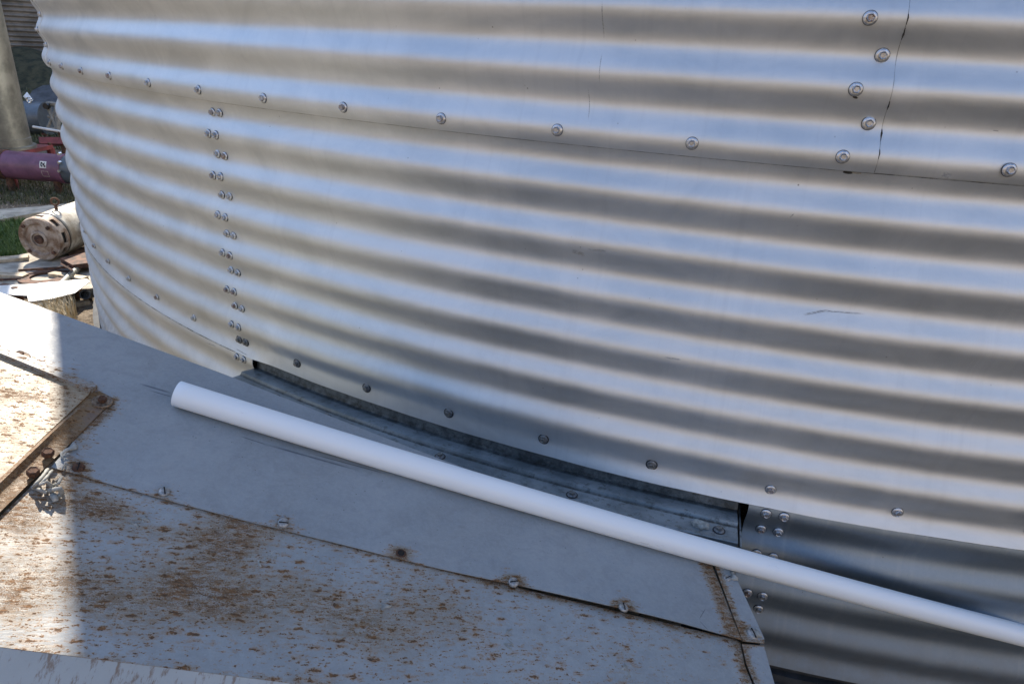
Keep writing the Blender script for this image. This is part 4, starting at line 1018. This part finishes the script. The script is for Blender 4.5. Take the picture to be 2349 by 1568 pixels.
# white sheet
rt = root('white_metal_sheet', 'bright white bent sheet metal panel lying in the sun beyond the duct', 'panel', on_z(100, 672, GZ))
wz = GZ+0.085
wp = [on_z(u, v, wz+dz) for u, v, dz in ((-40, 658, 0), (88, 652, 0), (96, 650, .01), (200, 641, 0), (206, 647, 0), (172, 673, 0), (120, 686, 0), (66, 693, 0), (63, 679, 0), (24, 677, 0), (-40, 671, 0))]
plate3('sheet', wp[::-1], 0.004, M_WHITE, rt)
plate3('edge_flange', [on_z(66, 693, wz), on_z(120, 686, wz), on_z(120, 689, wz-.02), on_z(66, 697, wz-.02)], 0.003, M_WHITE, rt)
m_ = MB(); q = on_z(34, 661, wz+.006); m_.tube([q, q+Zu*0.006], 0.016, 14); part('rusty_grommet', m_.mesh('rusty_grommet', True, 30), M_RUSTY, rt)
for u, v in ((20, 672), (150, 668)):
    m_ = MB(); m_.box(on_z(u, v, GZ+.04), 0.12, 0.06, 0.078); part('wood_block', m_.mesh('wood_block', False), M_RUSTY, rt)
rod('white_tube_end', 'end of a short white tube poking out under the white panel', 'tube', on_z(84, 708, GZ+.03), on_z(99, 696, GZ+.05), 0.014, M_WHITE)
# black hose coupling
hc = on_z(198, 676, GZ+.035); rt = root('hose_coupling', 'black hose coupling with a pale band at the foot of the bin', 'coupling', Vector((hc.x, hc.y, GZ)))
hd = (CAM-hc); hd.z = 0; hd.normalize(); hd = (hd+Zu*0.35+RH*-.1).normalized(); hr = 0.024
Mh = frame_z(hd, hc)
m_ = MB(); m_.lathe([(hr*.8, 0.055), (hr*.8, 0.0652), (hr*1.12, 0.066), (hr*1.12, 0.040), (hr*.9, 0.036)], 24, Mh); part('mouth_ring', m_.mesh('mouth_ring', True, 40), M_BLACK, rt)
m_ = MB(); m_.lathe([(hr*.8, 0.060), (hr*.78, 0.0), (0.001, 0.0)], 24, Mh); part('bore', m_.mesh('bore', True, 40), M_BLACK, rt)
m_ = MB(); m_.lathe([(hr*.92, 0.036), (hr*.94, 0.012), (hr*.92, 0.010)], 24, Mh); part('pale_band', m_.mesh('pale_band', True, 40), M_WHITE, rt)
m_ = MB(); m_.lathe([(hr*1.1, 0.010), (hr*1.1, -0.02), (hr*.9, -0.03), (hr*.9, -0.12)], 24, Mh); part('sleeve', m_.mesh('sleeve', True, 40), M_BLACK, rt)

# --- stones, grass, straw (nobody could count them)
def blades(name, region, n, h0, h1, w, mat, lean=0.5, dirv=None, zb=GZ, seed=1):
    g = np.random.default_rng(seed); v = []; f = []
    umin, umax, vmin, vmax = region
    for i in range(n):
        u = g.uniform(umin, umax); vv_ = g.uniform(vmin, vmax); b_ = on_z(u, vv_, zb)
        if b_.x**2+b_.y**2 < (R+0.12)**2: continue
        hh = g.uniform(h0, h1); t = g.uniform(0, 2*PI); d_ = Vector((math.cos(t), math.sin(t), 0))
        if dirv is not None: d_ = (d_*0.5+dirv).normalized()
        s = Vector((-d_.y, d_.x, 0))*w*g.uniform(.6, 1.2); L = lean*g.uniform(.2, 1)
        i0 = len(v); m1 = b_+Zu*hh*0.55+d_*hh*L*0.35; tp = b_+Zu*hh*math.sqrt(max(.1, 1-L*L*.7))+d_*hh*L
        v += [b_-s, b_+s, m1+s*0.8, m1-s*0.8, tp]; f += [(i0, i0+1, i0+2, i0+3), (i0+3, i0+2, i0+4)]
    o = link(name, mesh_from(name, v, f), mat); o['kind'] = 'stuff'; return o
def leaf_mat(name, c0, c1):
    k = N(name); o = k.obj(); c = k.mix(k.ramp(k.noise(o, 25, 3), .3, .7), c0, c1)
    return k.set(Base_Color=c, Roughness=0.6, Transmission_Weight=0.0)
M_GR = leaf_mat('green_grass', (0.045, 0.10, 0.015), (0.10, 0.17, 0.035)); M_GRD = leaf_mat('dull_grass', (0.04, 0.06, 0.02), (0.11, 0.11, 0.05))
M_STRAW = leaf_mat('dry_straw', (0.42, 0.33, 0.18), (0.62, 0.52, 0.34))
blades('green_grass', (-60, 62, 506, 592), 5200, .015, .055, .0022, M_GR, 0.7, seed=2)
blades('dull_grass', (-60, 215, 412, 470), 3000, .015, .06, .003, M_GRD, 0.8, seed=3)
blades('dull_grass', (-60, 150, 195, 345), 5000, .03, .14, .008, M_GRD, 0.8, seed=4)
blades('dry_straw', (110, 235, 706, 760), 650, .07, .15, .0020, M_STRAW, 0.75, dirv=-RH*0.6+FH*0.2, seed=5)
blades('dark_weeds', (188, 240, 738, 765), 500, .03, .07, .003, M_GRD, 0.9, seed=6)
g = np.random.default_rng(9); v = []; f = []
for i in range(4200):
    u = g.uniform(-60, 235); vv_ = g.uniform(405, 765) if i % 3 else g.uniform(405, 490)
    b_ = on_z(u, vv_, GZ)
    if b_.x**2+b_.y**2 < (R+0.12)**2: continue
    s = 0.004+0.012*g.random()**3; i0 = len(v)
    o_s = [Vector((g.uniform(.6, 1), 0, 0)), Vector((0, g.uniform(.6, 1), 0)), Vector((-g.uniform(.6, 1), 0, 0)), Vector((0, -g.uniform(.6, 1), 0)), Vector((0, 0, g.uniform(.4, .8)))]
    rot = Matrix.Rotation(g.uniform(0, PI), 3, 'Z')
    v += [b_+rot @ q*s for q in o_s]; f += [(i0, i0+1, i0+4), (i0+1, i0+2, i0+4), (i0+2, i0+3, i0+4), (i0+3, i0, i0+4)]
o = link('gravel', mesh_from('gravel', v, f), simple('mixed_gravel', (0.30, 0.26, 0.20), 0.9, 0, 0.5, 40, 0.3, (0.12, 0.09, 0.06))); o['kind'] = 'stuff'

# --- boards, near-black to paint the deep shade at the bin's foot, lower right
for i, (x0, y0, x1, y1) in enumerate(((1700, 1590, 2500, 1640), (1690, 1650, 2500, 1705))):
    a = on_z(x0, y0-30, GZ+.05); b = on_z(x1, y1-30, GZ+.05); d = (b-a).normalized(); n_ = Vector((-d.y, d.x, 0))
    m_ = MB(); m_.box(Vector((0, 0, 0)), (b-a).length, 0.11, 0.05, Matrix((d, n_, Zu)).transposed())
    me = m_.mesh('dark_board', False)
    thing('dark_board', ('board with deep shade put into its near-black colour, against the foot of the big bin', 'board with deep shade put into its near-black colour, a little out from the foot of the big bin')[i], 'board', (a+b)/2-Zu*0.024, None, me, simple('shade_black_timber', (0.02, 0.02, 0.018), 0.6, 0, 0.6, 20, 0.8))

# --- pale sunlit planks and scrap strewn round the pad
M_PLANK = simple('sun_bleached_plank', (0.50, 0.43, 0.32), 0.85, 0, 0.3, 18, 0.5, (0.30, 0.24, 0.16))
for i, (x0, y0, x1, y1, w, lab) in enumerate(((-30, 598, 66, 590, .07, 'sun-bleached plank lying flat to the left of the cream motor'), (-30, 628, 60, 634, .05, 'narrow pale plank on the pad, left of the rusty ring'),
                                     (118, 628, 196, 640, .045, 'short pale plank on the pad, right of the rusty ring'), (150, 702, 205, 692, .04, 'bleached stick of wood among the straw below the white metal sheet'))):
    a = on_z(x0, y0, ZP+.012*(i < 3)+(-.03)*(i == 3)); b = on_z(x1, y1, a.z); d = (b-a).normalized(); n_ = Vector((-d.y, d.x, 0)).normalized()
    m_ = MB(); m_.box(Vector((0, 0, 0)), (b-a).length, w, 0.02, Matrix((d, n_, d.cross(n_))).transposed())
    thing('plank', lab, 'plank', (a+b)/2, 'planks on the pad', m_.mesh('plank', False), M_PLANK)
